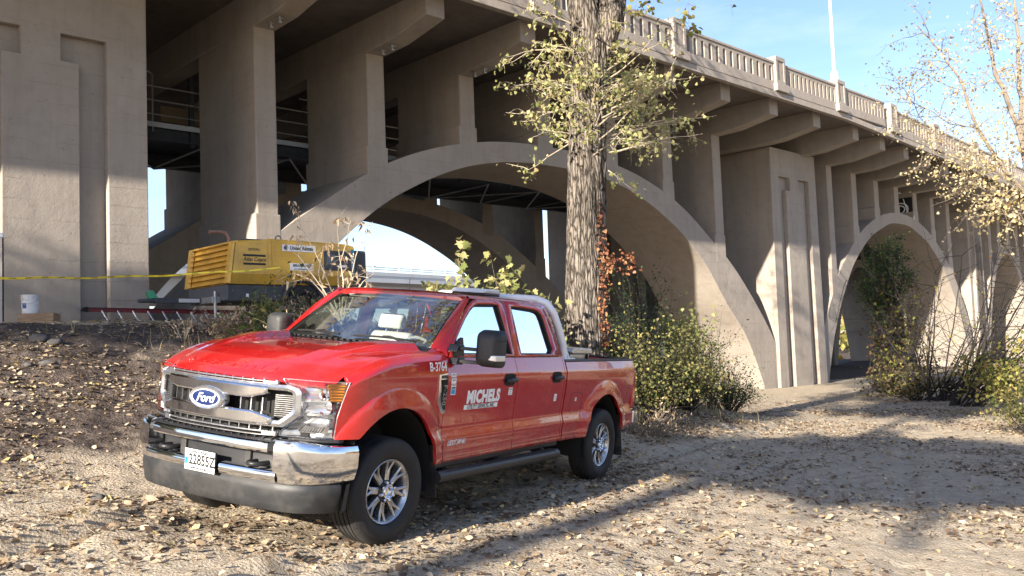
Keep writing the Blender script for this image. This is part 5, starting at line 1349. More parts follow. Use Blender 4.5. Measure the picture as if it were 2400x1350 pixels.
LF_RED = leaf_mat('rust_leaf', [(0, (.16, .05, .03)), (.6, (.30, .12, .06)), (1, (.42, .26, .13))], .3)
LF_GRND = leaf_mat('fallen_leaf', [(0, (.08, .05, .035)), (.3, (.22, .155, .10)), (.6, (.42, .32, .21)), (.9, (.60, .49, .34)), (.965, (.60, .46, .18)), (1, (.64, .50, .17))], .15, .75)

def ground_p(px, py, d): q = px_pt(px, py, d); return Vector((q.x, q.y, float(gz(q.x, q.y))))
def bush(name, label, cat, base, rx, ry, h, nst, nlf, lsize, mat, tpl, tw=TWIGD, group=None, spread=.9, lowfrac=.15, parts=('stems', 'foliage'), up=.3, droop=.4, rtw=.010, sub=3):
    e = empty(name, tuple(base)); put(e, label, cat, group)
    b = MB(); tips = []
    for i in range(nst):
        a = random.uniform(0, 6.283); q = random.random()**.5
        ex, ey = rx*q*math.cos(a), ry*q*math.sin(a); hh = h*random.uniform(.40, 1.0)*(1.25 if random.random() < .12 else 1)*(1-.45*q*q)
        st = Vector((ex*.25*random.random(), ey*.25*random.random(), -.05)); d = Vector((ex*spread, ey*spread, hh))
        pts, rs, dd = twig(st, d, d.length, rtw*random.uniform(.6, 1.2), 7, .16); b.tube(pts, rs, 4, False)
        tips += pts[2:]
        for k in range(sub):
            j = random.randint(2, 6); d2 = (Vector((ex, ey, hh*.6)).normalized()+rnd_unit()*.9); pt2, rs2, _ = twig(pts[j], d2, h*random.uniform(.15, .35), rtw*.5, 4, .3); b.tube(pt2, rs2, 3, False); tips += pt2[1:]
    b.obj(parts[0], tw, e)
    T = np.array([tuple(t) for t in tips]); hz = T[:, 2]/max(h, .1); T = T[hz > lowfrac]
    idx = RNG.integers(0, len(T), nlf); P = T[idx]+RNG.normal(size=(nlf, 3))*np.array([.05, .05, .05])*(1+h*.3)
    leaf_obj(parts[1], P, RNG.uniform(.6, 1.25, nlf)*lsize, tpl, mat, e, up, droop)
    return e

# ---------------------------------------------------------------- the big cottonwood behind the truck
tb_ = ground_p(1372, 830, 15.6); CT = empty('cottonwood_tree', (tb_.x, tb_.y, tb_.z-.1)); put(CT, 'big rough-barked cottonwood trunk sprouting yellow-green leaves behind the truck', 'tree')
def trunk_mesh(path, radii, n=56, seg=150, amp=.035, seed=0):
    P = np.array([tuple(p) for p in path]); tt = np.linspace(0, 1, len(P)); T = np.linspace(0, 1, seg)
    C = np.stack([np.interp(T, tt, P[:, k]) for k in range(3)], 1); Rr = np.interp(T, tt, radii)
    an = np.linspace(0, 2*np.pi, n, endpoint=False); A, Tm = np.meshgrid(an, T)
    zl = C[:, 2][:, None]+0*A
    f = fbm(np.cos(A)*4+30+seed, np.sin(A)*4+zl*.55, 4)+.8*fbm(np.cos(A)*9+3, np.sin(A)*9+zl*1.3+seed, 3)
    rid = 1-np.abs(f)*1.6
    r = Rr[:, None]+amp*(rid-.5)*np.minimum(1, Rr[:, None]/.25)+.02*np.sin(3*A+zl*.7)
    V = np.stack([C[:, 0:1]+r*np.cos(A), C[:, 1:2]+r*np.sin(A), C[:, 2:3]+0*A], -1).reshape(-1, 3)
    i, j = np.meshgrid(np.arange(seg-1), np.arange(n), indexing='ij'); a = i*n+j; b_ = i*n+(j+1) % n
    return V, np.stack([a, b_, b_+n, a+n], -1).reshape(-1, 4)
def rel(px, py, d=15.6): return px_pt(px, py, d)-CT.location
z_base = Vector((0, 0, 0))
mid = rel(1374, 430); frk = rel(1384, 120); l1 = rel(1358, -40); l2 = rel(1335, -500); r1 = rel(1432, 40); r2 = rel(1446, -60, 15.9); r3 = rel(1530, -520, 16.5)
V1, F1 = trunk_mesh([z_base, Vector((0, 0, .5)), rel(1371, 700), mid, rel(1378, 250), frk, l1, l2], [.46, .40, .345, .315, .30, .30, .215, .12], 80, 260, .055)
link('trunk', np_mesh('trunk', V1, F1, BARK, None, True), CT)
V2, F2 = trunk_mesh([rel(1395, 190), rel(1415, 100), r1, r2, r3], [.16, .24, .255, .24, .12], 48, 110, .035, 5)
link('limb', np_mesh('limb', V2, F2, BARK, None, True), CT)
b = MB(); T = []
random.seed(21)
def shoot(p0, d0, L0, lv=2):
    pts, rs, dd = twig(p0, d0, L0, .010+.004*L0, 7, .16, -.02); b.tube(pts, rs, 4, False)
    for k in range(random.randint(3, 5)):
        j = random.randint(2, 7); d2 = ((pts[min(j, 6)+1 if j < 7 else 7]-pts[max(0, j-2)]).normalized()+rnd_unit()*.8)
        p2, r2_, _ = twig(pts[j], d2, L0*random.uniform(.22, .5), .006, 4, .25, -.03); b.tube(p2, r2_, 3, False)
        for q in p2[1:]: T.append(q)
        if lv > 1:
            for kk in range(2):
                p3, r3_, _ = twig(p2[random.randint(1, 4)], rnd_unit()+Vector((0, 0, -.2)), L0*random.uniform(.1, .22), .004, 3, .3, -.05); b.tube(p3, r3_, 3, False); T.extend(p3[1:])
    T.extend(pts[4:])
for i in range(74):
    y = random.triangular(60, 400, 270); px = 1375+(8 if y < 150 else 0); c = rel(px, y)
    a = random.uniform(0, 6.283); dr = Vector((math.cos(a), math.sin(a)*.8-.25, random.uniform(.0, .55)))
    L0 = random.uniform(.5, 1.15)*(1.35 if dr.x > 0 and y > 250 else 1.0 if y < 200 else .9)
    shoot(c+Vector((math.cos(a), math.sin(a), 0))*.27, dr, L0)
for (px, y, dx, dz, L0) in ((1415, 360, 1, -.05, 1.75), (1410, 330, .95, .25, 1.5), (1412, 250, .9, .35, 1.3), (1340, 200, -1, .25, 1.1), (1340, 120, -1, .3, 1.2), (1345, 260, -1, -.02, 1.05), (1345, 330, -.8, -.35, .95), (1412, 390, .6, -.5, .8), (1350, 60, -1, .45, 1.1)):
    shoot(rel(px, y), Vector((dx, random.uniform(-.4, .1), dz)), L0)
b.obj('twigs', TWIGP, CT)
T_ = np.array([tuple(t) for t in T]); nl = 3100; P = T_[RNG.integers(0, len(T_), nl)]+RNG.normal(size=(nl, 3))*.045
leaf_obj('leaves', P, RNG.uniform(.04, .09, nl), LT_DELTA, LF_YG, CT, .1, .9)
# upper crown above the frame, with sprays hanging into it
b = MB(); T = []; SPR = []
for px_, py_ in ((-1.5, 10), (.5, 9.6), (-3, 11), (1.5, 11)):
    c = Vector(l1).lerp(Vector(l2), .35); d_ = Vector((px_, py_, 11.2))-CT.location-c; pts, rs, _ = twig(c, d_, d_.length, .09, 10, .06); b.tube(pts, rs, 6, False)
    for q in pts[4:]:
        for k in range(4): p2, r2_, _ = twig(q, rnd_unit()+Vector((0, -.3, .1)), random.uniform(.8, 1.8), .02, 6, .2); b.tube(p2, r2_, 3, False)
for i in range(60):
    z0 = random.uniform(9.3, 14.0); c = Vector(l1).lerp(Vector(l2), (z0-7)/7) if i % 2 else Vector(r2).lerp(Vector(r3), (z0-7)/7)
    a = random.uniform(0, 6.283); shoot(c, Vector((math.cos(a), math.sin(a)-.5, random.uniform(.15, .6))), random.uniform(2.2, 6.5))
for px, d, L0 in ((1520, 14.2, .9), (1612, 13.0, 1.0), (1480, 14.6, .9), (1700, 13.4, .7)):
    c = rel(px, -95, d); pts, rs, dd = twig(c, Vector((random.uniform(-.1, .1), 0, -1)), L0, .006, 6, .1); b.tube([rel(px-100, -260, d)]+pts, [.012]+rs, 4, False)
    SPR += pts[2:] if px != 1700 else pts[-1:]
    for q in pts[2:]:
        for k in range(2):
            p2, r2_, _ = twig(q, rnd_unit()+Vector((0, 0, -.5)), .22, .004, 3, .2); b.tube(p2, r2_, 3, False)
            if px != 1700: SPR += p2[1:]
b.obj('crown_branches', TWIGG, CT)
S_ = np.array([tuple(t) for t in SPR]); P = S_[RNG.integers(0, len(S_), 170)]+RNG.normal(size=(170, 3))*.04
leaf_obj('hanging_leaves', P, RNG.uniform(.06, .10, 170), LT_DELTA, LF_MIX, CT, .1, .8, kind='stuff')
T_ = np.array([tuple(t) for t in T]); nl = 9000; P = T_[RNG.integers(0, len(T_), nl)]+RNG.normal(size=(nl, 3))*.12
D = RNG.normal(size=(9000, 3)); D /= np.linalg.norm(D, axis=1, keepdims=True)
D = D*(RNG.random((9000, 1))**.5)*np.array([4.2, 3.6, 1.4])+np.array([-.6, 11.0, 11.0])-np.array(tuple(CT.location))
D = D[fbm(D[:, 0]*1.3, D[:, 1]*1.3+D[:, 2], 3) > -.08]
P = np.concatenate([P, D]); leaf_obj('crown', P, RNG.uniform(.08, .15, len(P)), LT_DELTA, LF_MIX, CT, .1, .8)
# red creeper climbing the trunk
vn = empty('red_creeper', tuple(CT.location)); put(vn, 'thin red-brown creeper climbing the shaded side of the cottonwood trunk', 'vine')
b = MB(); T = []
for k in range(5):
    pts = [rel(1408+random.uniform(-6, 8), y, 15.35)+Vector((random.uniform(-.03, .05), 0, 0)) for y in np.linspace(800, 470+30*k, 16)]; b.tube(pts, .008, 4, False); T += pts
for q in (rel(1412, 640, 15.35), rel(1412, 615, 15.35)):
    pts, rs, _ = twig(q, Vector((1, -.2, .15)), .55, .006, 6, .2); b.tube(pts, rs, 4, False); T += pts*2
b.obj('stems', TWIGD, vn); T_ = np.array([tuple(t) for t in T]); nl = 420; P = T_[RNG.integers(0, len(T_), nl)]+RNG.normal(size=(nl, 3))*np.array([.04, .04, .06])
leaf_obj('leaves', P, RNG.uniform(.04, .09, nl), LT_DELTA, LF_RED, vn, .1, .8)

# ---------------------------------------------------------------- golden tree at the right edge
random.seed(5)
def skeleton(e, paths, nsub, lsub, leaves, lsize, tpl, mat, tw, ntip=3, rtwig=.012, jit=.10, part=('branches', 'crown'), grav=-.01, wob=.22, dirb=.55):
    b = MB(); T = []
    for pts, r0, r1 in paths:
        pts = [Vector(p) for p in pts]; m = len(pts)
        fine = []
        for i in range(m-1):
            for k in range(4): fine.append(pts[i].lerp(pts[i+1], k/4)+rnd_unit()*.02)
        fine.append(pts[-1]); b.tube(fine, [lerp(r0, r1, i/(len(fine)-1)) for i in range(len(fine))], 7, False)
        for k in range(nsub):
            j = random.randint(len(fine)//4, len(fine)-1); dd = (fine[min(j+1, len(fine)-1)]-fine[max(j-1, 0)]).normalized()
            p2, r2_, _ = twig(fine[j], dd*dirb+rnd_unit(), lsub*random.uniform(.5, 1.2), rtwig, 7, wob, grav); b.tube(p2, r2_, 4, False)
            T.extend(p2[3:])
            for q in range(ntip):
                p3, r3_, _ = twig(p2[random.randint(2, 7)], (p2[-1]-p2[0]).normalized()*.6+rnd_unit(), lsub*random.uniform(.2, .5), rtwig*.5, 5, .25, grav); b.tube(p3, r3_, 3, False); T.extend(p3[1:])
    b.obj(part[0], tw, e)
    if leaves:
        T_ = np.array([tuple(t) for t in T]); P = T_[RNG.integers(0, len(T_), leaves)]+RNG.normal(size=(leaves, 3))*jit
        leaf_obj(part[1], P, RNG.uniform(.6, 1.2, leaves)*lsize, tpl, mat, e, .1, .5)
gt0 = ground_p(2440, 930, 19); GT = empty('golden_tree', tuple(gt0)); put(GT, 'pale-barked tree with sparse golden leaves reaching in at the right edge', 'tree')
g = lambda px, py, d=18.5: px_pt(px, py, d)-gt0
V3, F3 = trunk_mesh([Vector((0, 0, -.1)), g(2455, 700, 19), g(2430, 480, 19), g(2399, 345, 18.8)], [.20, .16, .12, .085], 24, 60, .015, 3)
link('trunk', np_mesh('trunk', V3, F3, bark_mat('pale_bark', (.16, .12, .09), (.42, .35, .28), 1.6, .6), None, True), GT)
skeleton(GT, [([g(2399, 345), g(2367, 244), g(2333, 173), g(2308, 60), g(2280, -80)], .06, .015), ([g(2430, 480), g(2355, 400), g(2290, 300), g(2249, 182), g(2204, 120), g(2150, 60)], .045, .010),
    ([g(2399, 345), g(2390, 200), g(2385, 60), g(2370, -100)], .05, .02), ([g(2450, 600), g(2400, 520), g(2340, 470), g(2300, 440), g(2260, 420)], .03, .008),
    ([g(2355, 400), g(2300, 370), g(2240, 340), g(2190, 330)], .02, .006), ([g(2399, 345), g(2440, 200, 18), g(2470, 0, 18)], .05, .02), ([g(2430, 480), g(2500, 380, 19.5), g(2560, 200, 20)], .05, .015),
    ([g(2290, 300), g(2230, 290), g(2170, 255), g(2110, 230)], .016, .005)],
    22, 1.05, 4600, .058, LT_DELTA, LF_GOLD, TWIGG, 4, .009, .10)
b = MB(); T = []
for px, py in ((2380, 430), (2350, 470), (2330, 500), (2370, 380), (2340, 420), (2390, 500), (2310, 390)):
    for k in range(5):
        p2, r2_, _ = twig(g(px, py, 18.2), rnd_unit()+Vector((0, 0, -.3)), random.uniform(.4, .9), .008, 6, .25, -.04); b.tube(p2, r2_, 3, False); T += p2[1:]
b.obj('hanging_twigs', TWIGG, GT); T_ = np.array([tuple(t) for t in T]); nl = 420; P = T_[RNG.integers(0, len(T_), nl)]+RNG.normal(size=(nl, 3))*.09
leaf_obj('hanging_leaves', P, RNG.uniform(.05, .10, nl), LT_DELTA, LF_GOLD, GT, .1, .6)

# ---------------------------------------------------------------- young green tree and bare thicket in front of the second arch
random.seed(9)
yg = ground_p(2104, 918, 30.5); YT_ = empty('young_green_tree', tuple(yg)); put(YT_, 'slender young tree with a dense dark green head in front of the second arch', 'tree')
h_ = lambda px, py, d=30.5: px_pt(px, py, d)-yg
MB().tube([h_(2104, 925), h_(2100, 830), h_(2088, 760), h_(2080, 690), h_(2080, 600)], [.10, .08, .06, .05, .02], 8).obj('trunk', TWIGD, YT_, smooth=60)
skeleton(YT_, [([h_(2088, 760), h_(2075, 680), h_(2078, 600), h_(2082, 565)], .04, .01), ([h_(2085, 740), h_(2055, 690), h_(2035, 650)], .03, .01), ([h_(2084, 720), h_(2110, 680), h_(2118, 640)], .03, .01), ([h_(2090, 780), h_(2060, 730), h_(2032, 700)], .025, .008), ([h_(2080, 690), h_(2050, 640), h_(2060, 600)], .02, .008), ([h_(2080, 690), h_(2105, 630), h_(2100, 600)], .02, .008)],
    14, .55, 4000, .105, LT_OVAL, LF_DKGR, TWIGD, 3, .012, .10, ('branches', 'crown'))
vb = empty('leafy_creeper', tuple(yg+Vector((.25, .1, 0)))); put(vb, 'ragged brown and green creeper hanging round the young green tree', 'vine')
b = MB(); T = []
for k in range(46):
    px = random.uniform(2045, 2165); y1 = random.uniform(640, 800); pts = [h_(px+random.uniform(-10, 10), y, 30.3+random.uniform(-.6, .6))-Vector((.25, .1, 0)) for y in np.linspace(915, y1, 9)]; b.tube(pts, .008, 3, False); T += pts
b.obj('stems', TWIGD, vb); T_ = np.array([tuple(t) for t in T]); nl = 1700; P = T_[RNG.integers(0, len(T_), nl)]+RNG.normal(size=(nl, 3))*np.array([.14, .14, .16])
leaf_obj('leaves', P, RNG.uniform(.06, .14, nl), LT_DELTA, leaf_mat('creeper_leaf', [(0, (.06, .035, .025)), (.45, (.13, .08, .05)), (.7, (.08, .10, .03)), (1, (.40, .36, .07))], .3), vb, .1, .8)
def thicket(px, py, d, n, fan, hmax, label, seed, nleaf=120, lean=.5):
    random.seed(seed); e0 = ground_p(px, py, d); e = empty('bare_thicket', tuple(e0)); put(e, label, 'shrub'); b = MB(); T = []
    for i in range(n):
        a = random.uniform(-fan, fan); dr = Vector((math.sin(a)+lean, random.uniform(-.3, .3), abs(math.cos(a))*.9)); L0 = hmax*random.uniform(.5, 1.0)
        pts, rs, _ = twig(Vector((random.uniform(-.3, .3), random.uniform(-.3, .3), -.1)), dr, L0, .045*random.uniform(.4, 1.1), 10, .10); b.tube(pts, rs, 5, False); T += pts[5:]
        for k in range(7):
            j = random.randint(3, 10); p2, r2_, _ = twig(pts[j], dr.normalized()*.5+rnd_unit(), L0*random.uniform(.15, .45), .012, 7, .16); b.tube(p2, r2_, 3, False); T += p2[3:]
            for q in range(2):
                p3, r3_, _ = twig(p2[random.randint(2, 7)], rnd_unit()+Vector((.3, 0, .3)), L0*random.uniform(.08, .2), .006, 4, .2); b.tube(p3, r3_, 3, False)
    b.obj('stems', TWIGD, e)
    T_ = np.array([tuple(t) for t in T]); P = T_[RNG.integers(0, len(T_), nleaf)]+RNG.normal(size=(nleaf, 3))*.06
    leaf_obj('leaves', P, RNG.uniform(.06, .12, nleaf), LT_DELTA, LF_MIX, e, .1, .5)
thicket(2185, 925, 27.5, 24, .9, 5.6, 'dark bare-stemmed thicket with a few yellow leaves beside the young green tree', 31)
thicket(2250, 935, 25.5, 22, 1.0, 5.2, 'dark tangle of bare stems leaning right at the second pier', 37, 90, .7)
bush('low_scrub', 'brown and green scrub at the foot of the bare thicket', 'shrub', ground_p(2155, 925, 28), 1.9, .8, 1.7, 60, 1700, .09, leaf_mat('scrub_leaf', [(0, (.05, .045, .03)), (.5, (.10, .10, .04)), (.85, (.16, .10, .06)), (1, (.34, .32, .08))], .3), LT_DELTA)
bush('green_shrub', 'bright green shrub at the right edge below the golden tree', 'shrub', ground_p(2420, 985, 18.0), .9, .8, 1.4, 40, 1100, .06, LF_OLIVE, LT_DELTA)
bush('green_shrub', 'loose yellow-green shrub behind the bright green one at the right edge', 'shrub', ground_p(2380, 940, 23.0), 1.3, .9, 2.4, 45, 1600, .10, LF_MIX, LT_DELTA)
# ---------------------------------------------------------------- bushes behind the truck bed
random.seed(13)
bush('leafy_bush', 'mixed green bush right behind the tail of the truck', 'shrub', ground_p(1500, 985, 15.5), .75, .8, 1.9, 110, 4400, .05, LF_OLIVE, LT_DELTA)
bush('leafy_bush', 'yellowing bush in front of the first arch beyond the tailgate', 'shrub', ground_p(1600, 975, 17.5), .85, .7, 1.85, 120, 5200, .05, LF_OLIVE, LT_DELTA)
bush('leafy_bush', 'low dark green bush nearest the foot of the first pier', 'shrub', ground_p(1705, 950, 20.5), .65, .6, 1.45, 80, 2600, .06, LF_DKGR, LT_OVAL)
bush('tall_shrub', 'tall feathery dark green shrub between the cottonwood and the arch', 'shrub', ground_p(1510, 960, 18.0), .9, .7, 2.9, 60, 3400, .055, LF_DKGR, LT_OVAL, spread=.7)
bush('tall_shrub', 'thin yellow-leaved sapling standing above the yellowing bush', 'shrub', ground_p(1620, 960, 18.5), .55, .4, 2.7, 22, 600, .085, LF_YG, LT_MAPLE, spread=.6, lowfrac=.5)
bush('tall_shrub', 'spindly green sapling above the low dark bush by the pier', 'shrub', ground_p(1668, 955, 19.5), .5, .4, 2.6, 20, 700, .07, LF_GREEN, LT_OVAL, spread=.6, lowfrac=.25)
bush('leafy_bush', 'dense olive bush at the base of the cottonwood trunk', 'shrub', ground_p(1440, 930, 16.2), .7, .5, 1.9, 90, 3200, .05, LF_OLIVE, LT_DELTA)
bush('dry_brush', 'heap of dry brown brush beside the rear bumper', 'shrub', ground_p(1520, 1000, 14.6), .75, .5, .55, 70, 1100, .06, LF_DRY, LT_CURL, TWIGG, lowfrac=0, spread=1.3)
# ---------------------------------------------------------------- weeds along the bank behind the cab
random.seed(17)
bush('maple_sapling', 'yellow-green maple sapling behind the cab roof below the arch', 'shrub', ground_p(1060, 690, 14.2), .6, .4, 2.45, 18, 420, .14, LF_YG, LT_MAPLE, TWIGG, spread=.7, lowfrac=.45, droop=.9)
bush('maple_sapling', 'leafier maple sapling close to the cottonwood trunk above the light bar', 'shrub', ground_p(1175, 700, 14.4), .85, .5, 2.3, 40, 1100, .115, LF_YG, LT_MAPLE, TWIGG, spread=.8, lowfrac=.45, droop=.9)
bush('maple_sapling', 'small pale sapling touching the left of the cottonwood trunk', 'shrub', ground_p(1270, 720, 14.6), .6, .4, 1.95, 36, 900, .085, LF_YG, LT_MAPLE, TWIGP, spread=.8, lowfrac=.3, droop=.7)
bush('green_weed', 'broad-leaved green weed growing in front of the compressor wheel', 'plant', ground_p(628, 770, 13.9), .5, .35, 1.15, 26, 480, .11, LF_GREEN, LT_OVAL, TWIGG, spread=.7, lowfrac=.25, droop=.5)
bush('dry_brush', 'brown dry brush bordering the bank left of the truck mirror', 'shrub', ground_p(575, 765, 14.2), .8, .45, .62, 150, 2400, .07, LF_DRY, LT_CURL, TWIGG, lowfrac=.0, spread=1.1)
bush('dry_brush', 'brown dry brush behind the passenger side of the windshield', 'shrub', ground_p(725, 765, 14.2), .9, .5, 1.0, 140, 2600, .075, LF_DRY, LT_CURL, TWIGG, lowfrac=.0, spread=1.0)
bush('dry_brush', 'dark mixed brush hiding the foot of the compressor', 'shrub', ground_p(700, 740, 14.6), 1.2, .5, .9, 120, 3000, .07, LF_MIX, LT_OVAL, TWIGD, lowfrac=.0, spread=1.0)
dw0 = ground_p(800, 760, 12.9); DW = empty('dry_weed', tuple(dw0)); put(DW, 'tall dry straw-coloured weed with curled leaves in front of the compressor', 'plant')
w_ = lambda px, py, d=12.9: px_pt(px, py, d)-dw0
b = MB(); T = []
for pl in ([(800,760),(806,660),(792,590),(790,520),(795,505)], [(800,760),(780,690),(760,640),(735,590),(700,525),(698,495)], [(800,760),(815,680),(835,600),(850,560),(872,520)], [(800,760),(770,700),(730,655),(690,640),(655,655)], [(800,760),(830,690),(850,660),(880,640)], [(800,760),(790,640),(812,560),(820,525)], [(800,760),(760,680),(700,600),(715,540)], [(800,760),(805,700),(825,650),(840,645)], [(800,760),(770,720),(745,640),(760,580)]):
    pts = [w_(px+random.uniform(-3, 3), py, 12.9+random.uniform(-.25, .25)*(k > 0)) for k, (px, py) in enumerate(pl)]; b.tube(pts, [.011-.0018*k for k in range(len(pts))], 5, False)
    for k in range(1, len(pts)):
        for q in range(3):
            p2, r2_, _ = twig(pts[k-1].lerp(pts[k], random.random()), rnd_unit()+Vector((0, 0, .4)), random.uniform(.12, .32), .004, 4, .25); b.tube(p2, r2_, 3, False); T += p2[2:]
b.obj('stems', TWIGP, DW); T_ = np.array([tuple(t) for t in T]); nl = 240; P = T_[RNG.integers(0, len(T_), nl)]+RNG.normal(size=(nl, 3))*.03
leaf_obj('leaves', P, RNG.uniform(.06, .14, nl), LT_CURL, LF_DRY, DW, -.2, 1.6)
for i, (px, py, d, hh, lab) in enumerate(((655, 760, 13.0, 1.1, 'thin straw stalk holding the end of the warning tape'), (430, 762, 13.2, .5, 'low tuft of pale dry stems on the crest below the tow bar'), (870, 740, 13.6, 1.5, 'wispy grey seed stalk beside the rear of the compressor'))):
    bush('dry_stalk', lab, 'plant', ground_p(px, py, d), .22, .2, hh, 9 if i else 5, 40, .07, LF_DRY, LT_CURL, TWIGP, spread=.8, lowfrac=.2, rtw=.006)
# ---------------------------------------------------------------- trees out of frame that shade the ground and show in the paintwork; added left pair blocks sky light
def shade_tree(name, x, y, h, rc, n, lsize, mat, label, cat='tree', lean=(0, 0), fill=0.0, tr=.28, zc=None, group=None, seed=1):
    random.seed(seed); z0 = float(gz(x, y)); e = empty(name, (x, y, z0)); put(e, label, cat, group)
    MB().tube([(lean[0], lean[1], -.2), (lean[0]*.95, lean[1]*.95, h*.3), (lean[0]*.7, lean[1]*.7, h*.62), (lean[0]*.35, lean[1]*.35, h*.8), (.1, 0, h*.95)], [tr, tr*.8, tr*.6, tr*.42, .04], 10).obj('trunk', BARK, e, smooth=60)
    b = MB(); T = []
    zc = zc or h-rc[2]
    for i in range(34):
        a = random.uniform(0, 6.283); q = random.uniform(.3, 1); ph = random.uniform(-.9, 1.2); tgt = Vector((rc[0]*q*math.cos(a)*math.cos(ph), rc[1]*q*math.sin(a)*math.cos(ph), zc+rc[2]*q*math.sin(ph)))
        st = Vector((0, 0, max(h*.25, tgt.z-rc[2]*.8))); d = tgt-st; pts, rs, _ = twig(st, d, d.length, .06, 7, .14); b.tube(pts, rs, 5, False); T += pts[3:]
        for k in range(4):
            p2, r2_, _ = twig(pts[random.randint(3, 7)], d.normalized()*.4+rnd_unit(), d.length*.35, .02, 5, .2); b.tube(p2, r2_, 3, False); T += p2[1:]
    b.obj('branches', TWIGG, e); T_ = np.array([tuple(t) for t in T]); P = T_[RNG.integers(0, len(T_), n)]+RNG.normal(size=(n, 3))*min(rc)*.10
    nf = int(n*fill)
    if nf:
        D = RNG.normal(size=(nf, 3)); D /= np.linalg.norm(D, axis=1, keepdims=True); P[:nf] = D*(RNG.random((nf, 1))**.45)*np.array(rc)+np.array([0, 0, zc])
    leaf_obj('crown', P, RNG.uniform(.6, 1.2, n)*lsize, LT_DELTA, mat, e, .1, .4)
    return e
def back_from(gx, gy, height):
    t = (height-float(gz(gx, gy)))/math.tan(SUN_EL); return gx-math.sin(SUN_AZ)*t, gy-math.cos(SUN_AZ)*t
x_, y_ = back_from(4.6, 12.0, 10.0); shade_tree('riverside_tree', x_, y_, 11.2, (3.2, 3.2, .9), 15000, .22, LF_MIX, 'tall leafy riverside tree behind the viewpoint shading the dirt beside the truck', zc=10.0, lean=(8.0, -4.0), fill=.75, tr=.10, group='trees behind the viewpoint', seed=41)
x_, y_ = back_from(10.8, 24.0, 15.0); shade_tree('riverside_tree', x_, y_, 16.6, (3.0, 3.6, 1.3), 6500, .26, LF_MIX, 'tallest riverside tree behind the viewpoint shading the track near the pier', zc=15.0, group='trees behind the viewpoint', seed=43)
x_, y_ = back_from(-6.0, 15.2, 12.5); shade_tree('riverside_tree', x_, y_, 15.5, (4.8, 3.0, 2.0), 10000, .24, LF_MIX, 'riverside tree left of the viewpoint shading the bank and the compressor', zc=12.5, fill=.65, group='trees behind the viewpoint', seed=47)
for i, (az, d, h, lab) in enumerate(((36.5, 36, 5.5, 'gold and rust tree just beyond the right edge by the track'), (44, 27, 4.6, 'rust-coloured tree beyond the right edge across the dirt track'), (52, 30, 5.6, 'golden tree beyond the right edge across the dirt track'), (61, 25, 4.8, 'orange bushy tree beyond the right edge nearest the viewpoint'), (71, 27, 5.5, 'russet tree furthest round to the right of the viewpoint'))):
    x_ = d*math.sin(rad(az)); y_ = d*math.cos(rad(az))
    shade_tree('autumn_tree', x_, y_, h, (3.2, 3.2, h*.42), 9000, .20, LF_GOLD if i % 2 == 0 else leaf_mat('orange_leaf', [(0, (.26, .10, .03)), (.5, (.45, .22, .06)), (1, (.58, .38, .12))], .4), lab, zc=h*.55, group='autumn trees beyond the right edge', seed=60+i)
for i, (az, d, h, r, lab) in enumerate(((-60, 23, 10, 4.0, 'broad green tree added beyond the left edge to block sky light'), (-72, 23, 11, 4.5, 'taller green tree added beyond the left edge to block sky light'))):
    shade_tree('sky_blocker_tree', d*math.sin(rad(az)), d*math.cos(rad(az)), h, (r, r, h*.42), 5200, .36, LF_GREEN, lab, zc=h*.52, fill=.6, group='unseen trees added at the left to block sky light', seed=80+i)  # dense trees added out of view to keep sky light off the spandrel walls
# far wooded bank behind the bridges
P = []; n = 9000
az = RNG.uniform(-60, 66, n); dd = RNG.uniform(210, 300, n); hh = RNG.random(n)**1.3*(9+5*fbm(az*.25, az*0+3, 3))
P = np.stack([dd*np.sin(np.radians(az)), dd*np.cos(np.radians(az)), -3+hh], 1)
o = leaf_obj('wooded_bank', P, RNG.uniform(2.0, 4.5, n), LT_OVAL, LF_MIX, None, .1, .2); put(o, 'distant wooded river bank in autumn colours seen under the bridges', 'woods', kind='stuff')
gP = []
for (cx0, cy0, sx, sy, nn) in ((1.7, 16.0, 1.0, 1.0, 700), (3.4, 18.6, 1.2, .7, 600), (-2.8, 12.9, 2.0, .4, 800), (12.6, 22.0, 1.2, 2.0, 600), (12.5, 30.0, 2.2, .8, 500)):
    gP.append(np.stack([RNG.normal(cx0, sx*.6, nn), RNG.normal(cy0, sy*.6, nn)], 1))
gP = np.concatenate(gP); U_, V_ = toUV(gP[:, 0], gP[:, 1]); tx_, ty_ = truck_xy(gP[:, 0], gP[:, 1]); gP = gP[(V_ < -.8) & ~((np.abs(ty_) < 1.3) & (tx_ > -5.3) & (tx_ < 1.2))]
zz = gz(gP[:, 0], gP[:, 1]); n = len(gP); hgt = .08+.30*RNG.random(n)**2; ang = RNG.uniform(0, 6.283, n); ln = RNG.uniform(.2, 1.6, n)*hgt; w = .004
bx_ = np.stack([np.cos(ang+1.57)*w, np.sin(ang+1.57)*w, 0*ang], 1); p0 = np.stack([gP[:, 0], gP[:, 1], zz-.01], 1); p1 = p0+np.stack([np.cos(ang)*ln*.35, np.sin(ang)*ln*.35, hgt*.6], 1); p2 = p0+np.stack([np.cos(ang)*ln, np.sin(ang)*ln, hgt], 1)
Vv = np.stack([p0-bx_, p0+bx_, p1-bx_*.7, p1+bx_*.7, p2], 1).reshape(-1, 3); Ff = (np.array([(0, 1, 3), (0, 3, 2), (2, 3, 4)])[None]+np.arange(n)[:, None, None]*5).reshape(-1, 3)
put(link('dry_grass', np_mesh('dry_grass', Vv, Ff, leaf_mat('straw_grass', [(0, (.30, .22, .12)), (.6, (.46, .37, .22)), (1, (.22, .23, .08))], .3), {'rnd': np.repeat(RNG.random(n), 5)})), 'dry straw grass tufts along the bank and under the bushes', kind='stuff')
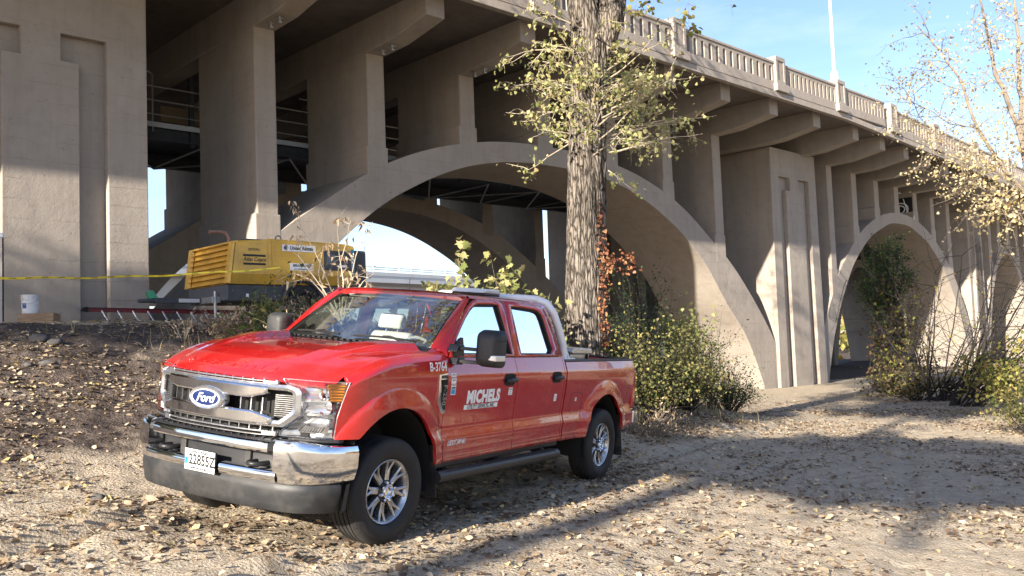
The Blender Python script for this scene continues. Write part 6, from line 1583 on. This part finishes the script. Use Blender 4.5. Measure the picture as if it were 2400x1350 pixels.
# ---------------------------------------------------------------- fallen leaves
n = 240000
X = RNG.uniform(-11, 12.5, n); Y = 3.4+(RNG.random(n)**1.25)*25
keep = np.abs(X/Y) < .68
U_, V_ = toUV(X, Y); keep &= (V_ < -.6)
tx_, ty_ = truck_xy(X, Y); dens = .16+.84*sstep(.42, .60, .5+.5*fbm(X*.55+2, Y*.55, 3)); dens *= 1-.55*np.exp(-((ty_-3.0)/1.9)**4)*sstep(-24, -14, tx_)
keep &= RNG.random(n) < dens
keep &= ~((np.abs(ty_) < .75) & (tx_ < .6) & (tx_ > -5) & (RNG.random(n) < .5))
X, Y = X[keep], Y[keep]; Zg = gz(X, Y)
N = RNG.normal(size=(len(X), 3))*np.array([.33, .33, 0])+np.array([.11, 0, 1]); N /= np.linalg.norm(N, axis=1, keepdims=True)
U_, V_ = toUV(X, Y); yel = (V_ > -11) & (U_ < 0); rn = RNG.random(len(X))**1.25*.97
rn = np.where(yel & (RNG.random(len(X)) < .30), RNG.uniform(.75, 1, len(X)), rn)
sz = .016+.062*RNG.random(len(X))**1.9; sz *= np.where(RNG.random(len(X)) < .06, 1.5, 1)
Pl = np.stack([X, Y, Zg+.006+.012*RNG.random(len(X))], 1)
o = leaf_obj('fallen_leaves', Pl, sz, LT_DELTA, LF_GRND, None, 0, 0, rn, N); put(o, 'tan and yellow fallen leaves scattered over the dirt', kind='stuff')
# twigs and wood chips lying about
b = MB(); random.seed(3)
for k in range(420):
    x = random.uniform(-7, 9); y = random.uniform(4.2, 20)
    if abs(x/y) > .62: continue
    z = float(gz(x, y)); a = random.uniform(0, 6.283); L0 = random.uniform(.05, .30); z2 = float(gz(x+L0*math.cos(a), y+L0*math.sin(a)))
    b.tube([(x, y, z+.008), (x+L0*.5*math.cos(a)+.01, y+L0*.5*math.sin(a), (z+z2)/2+.014), (x+L0*math.cos(a), y+L0*math.sin(a), z2+.008)], random.uniform(.002, .005), 4, False)
put(b.obj('ground_twigs', TWIGG), 'short dry twigs scattered among the fallen leaves', kind='stuff')
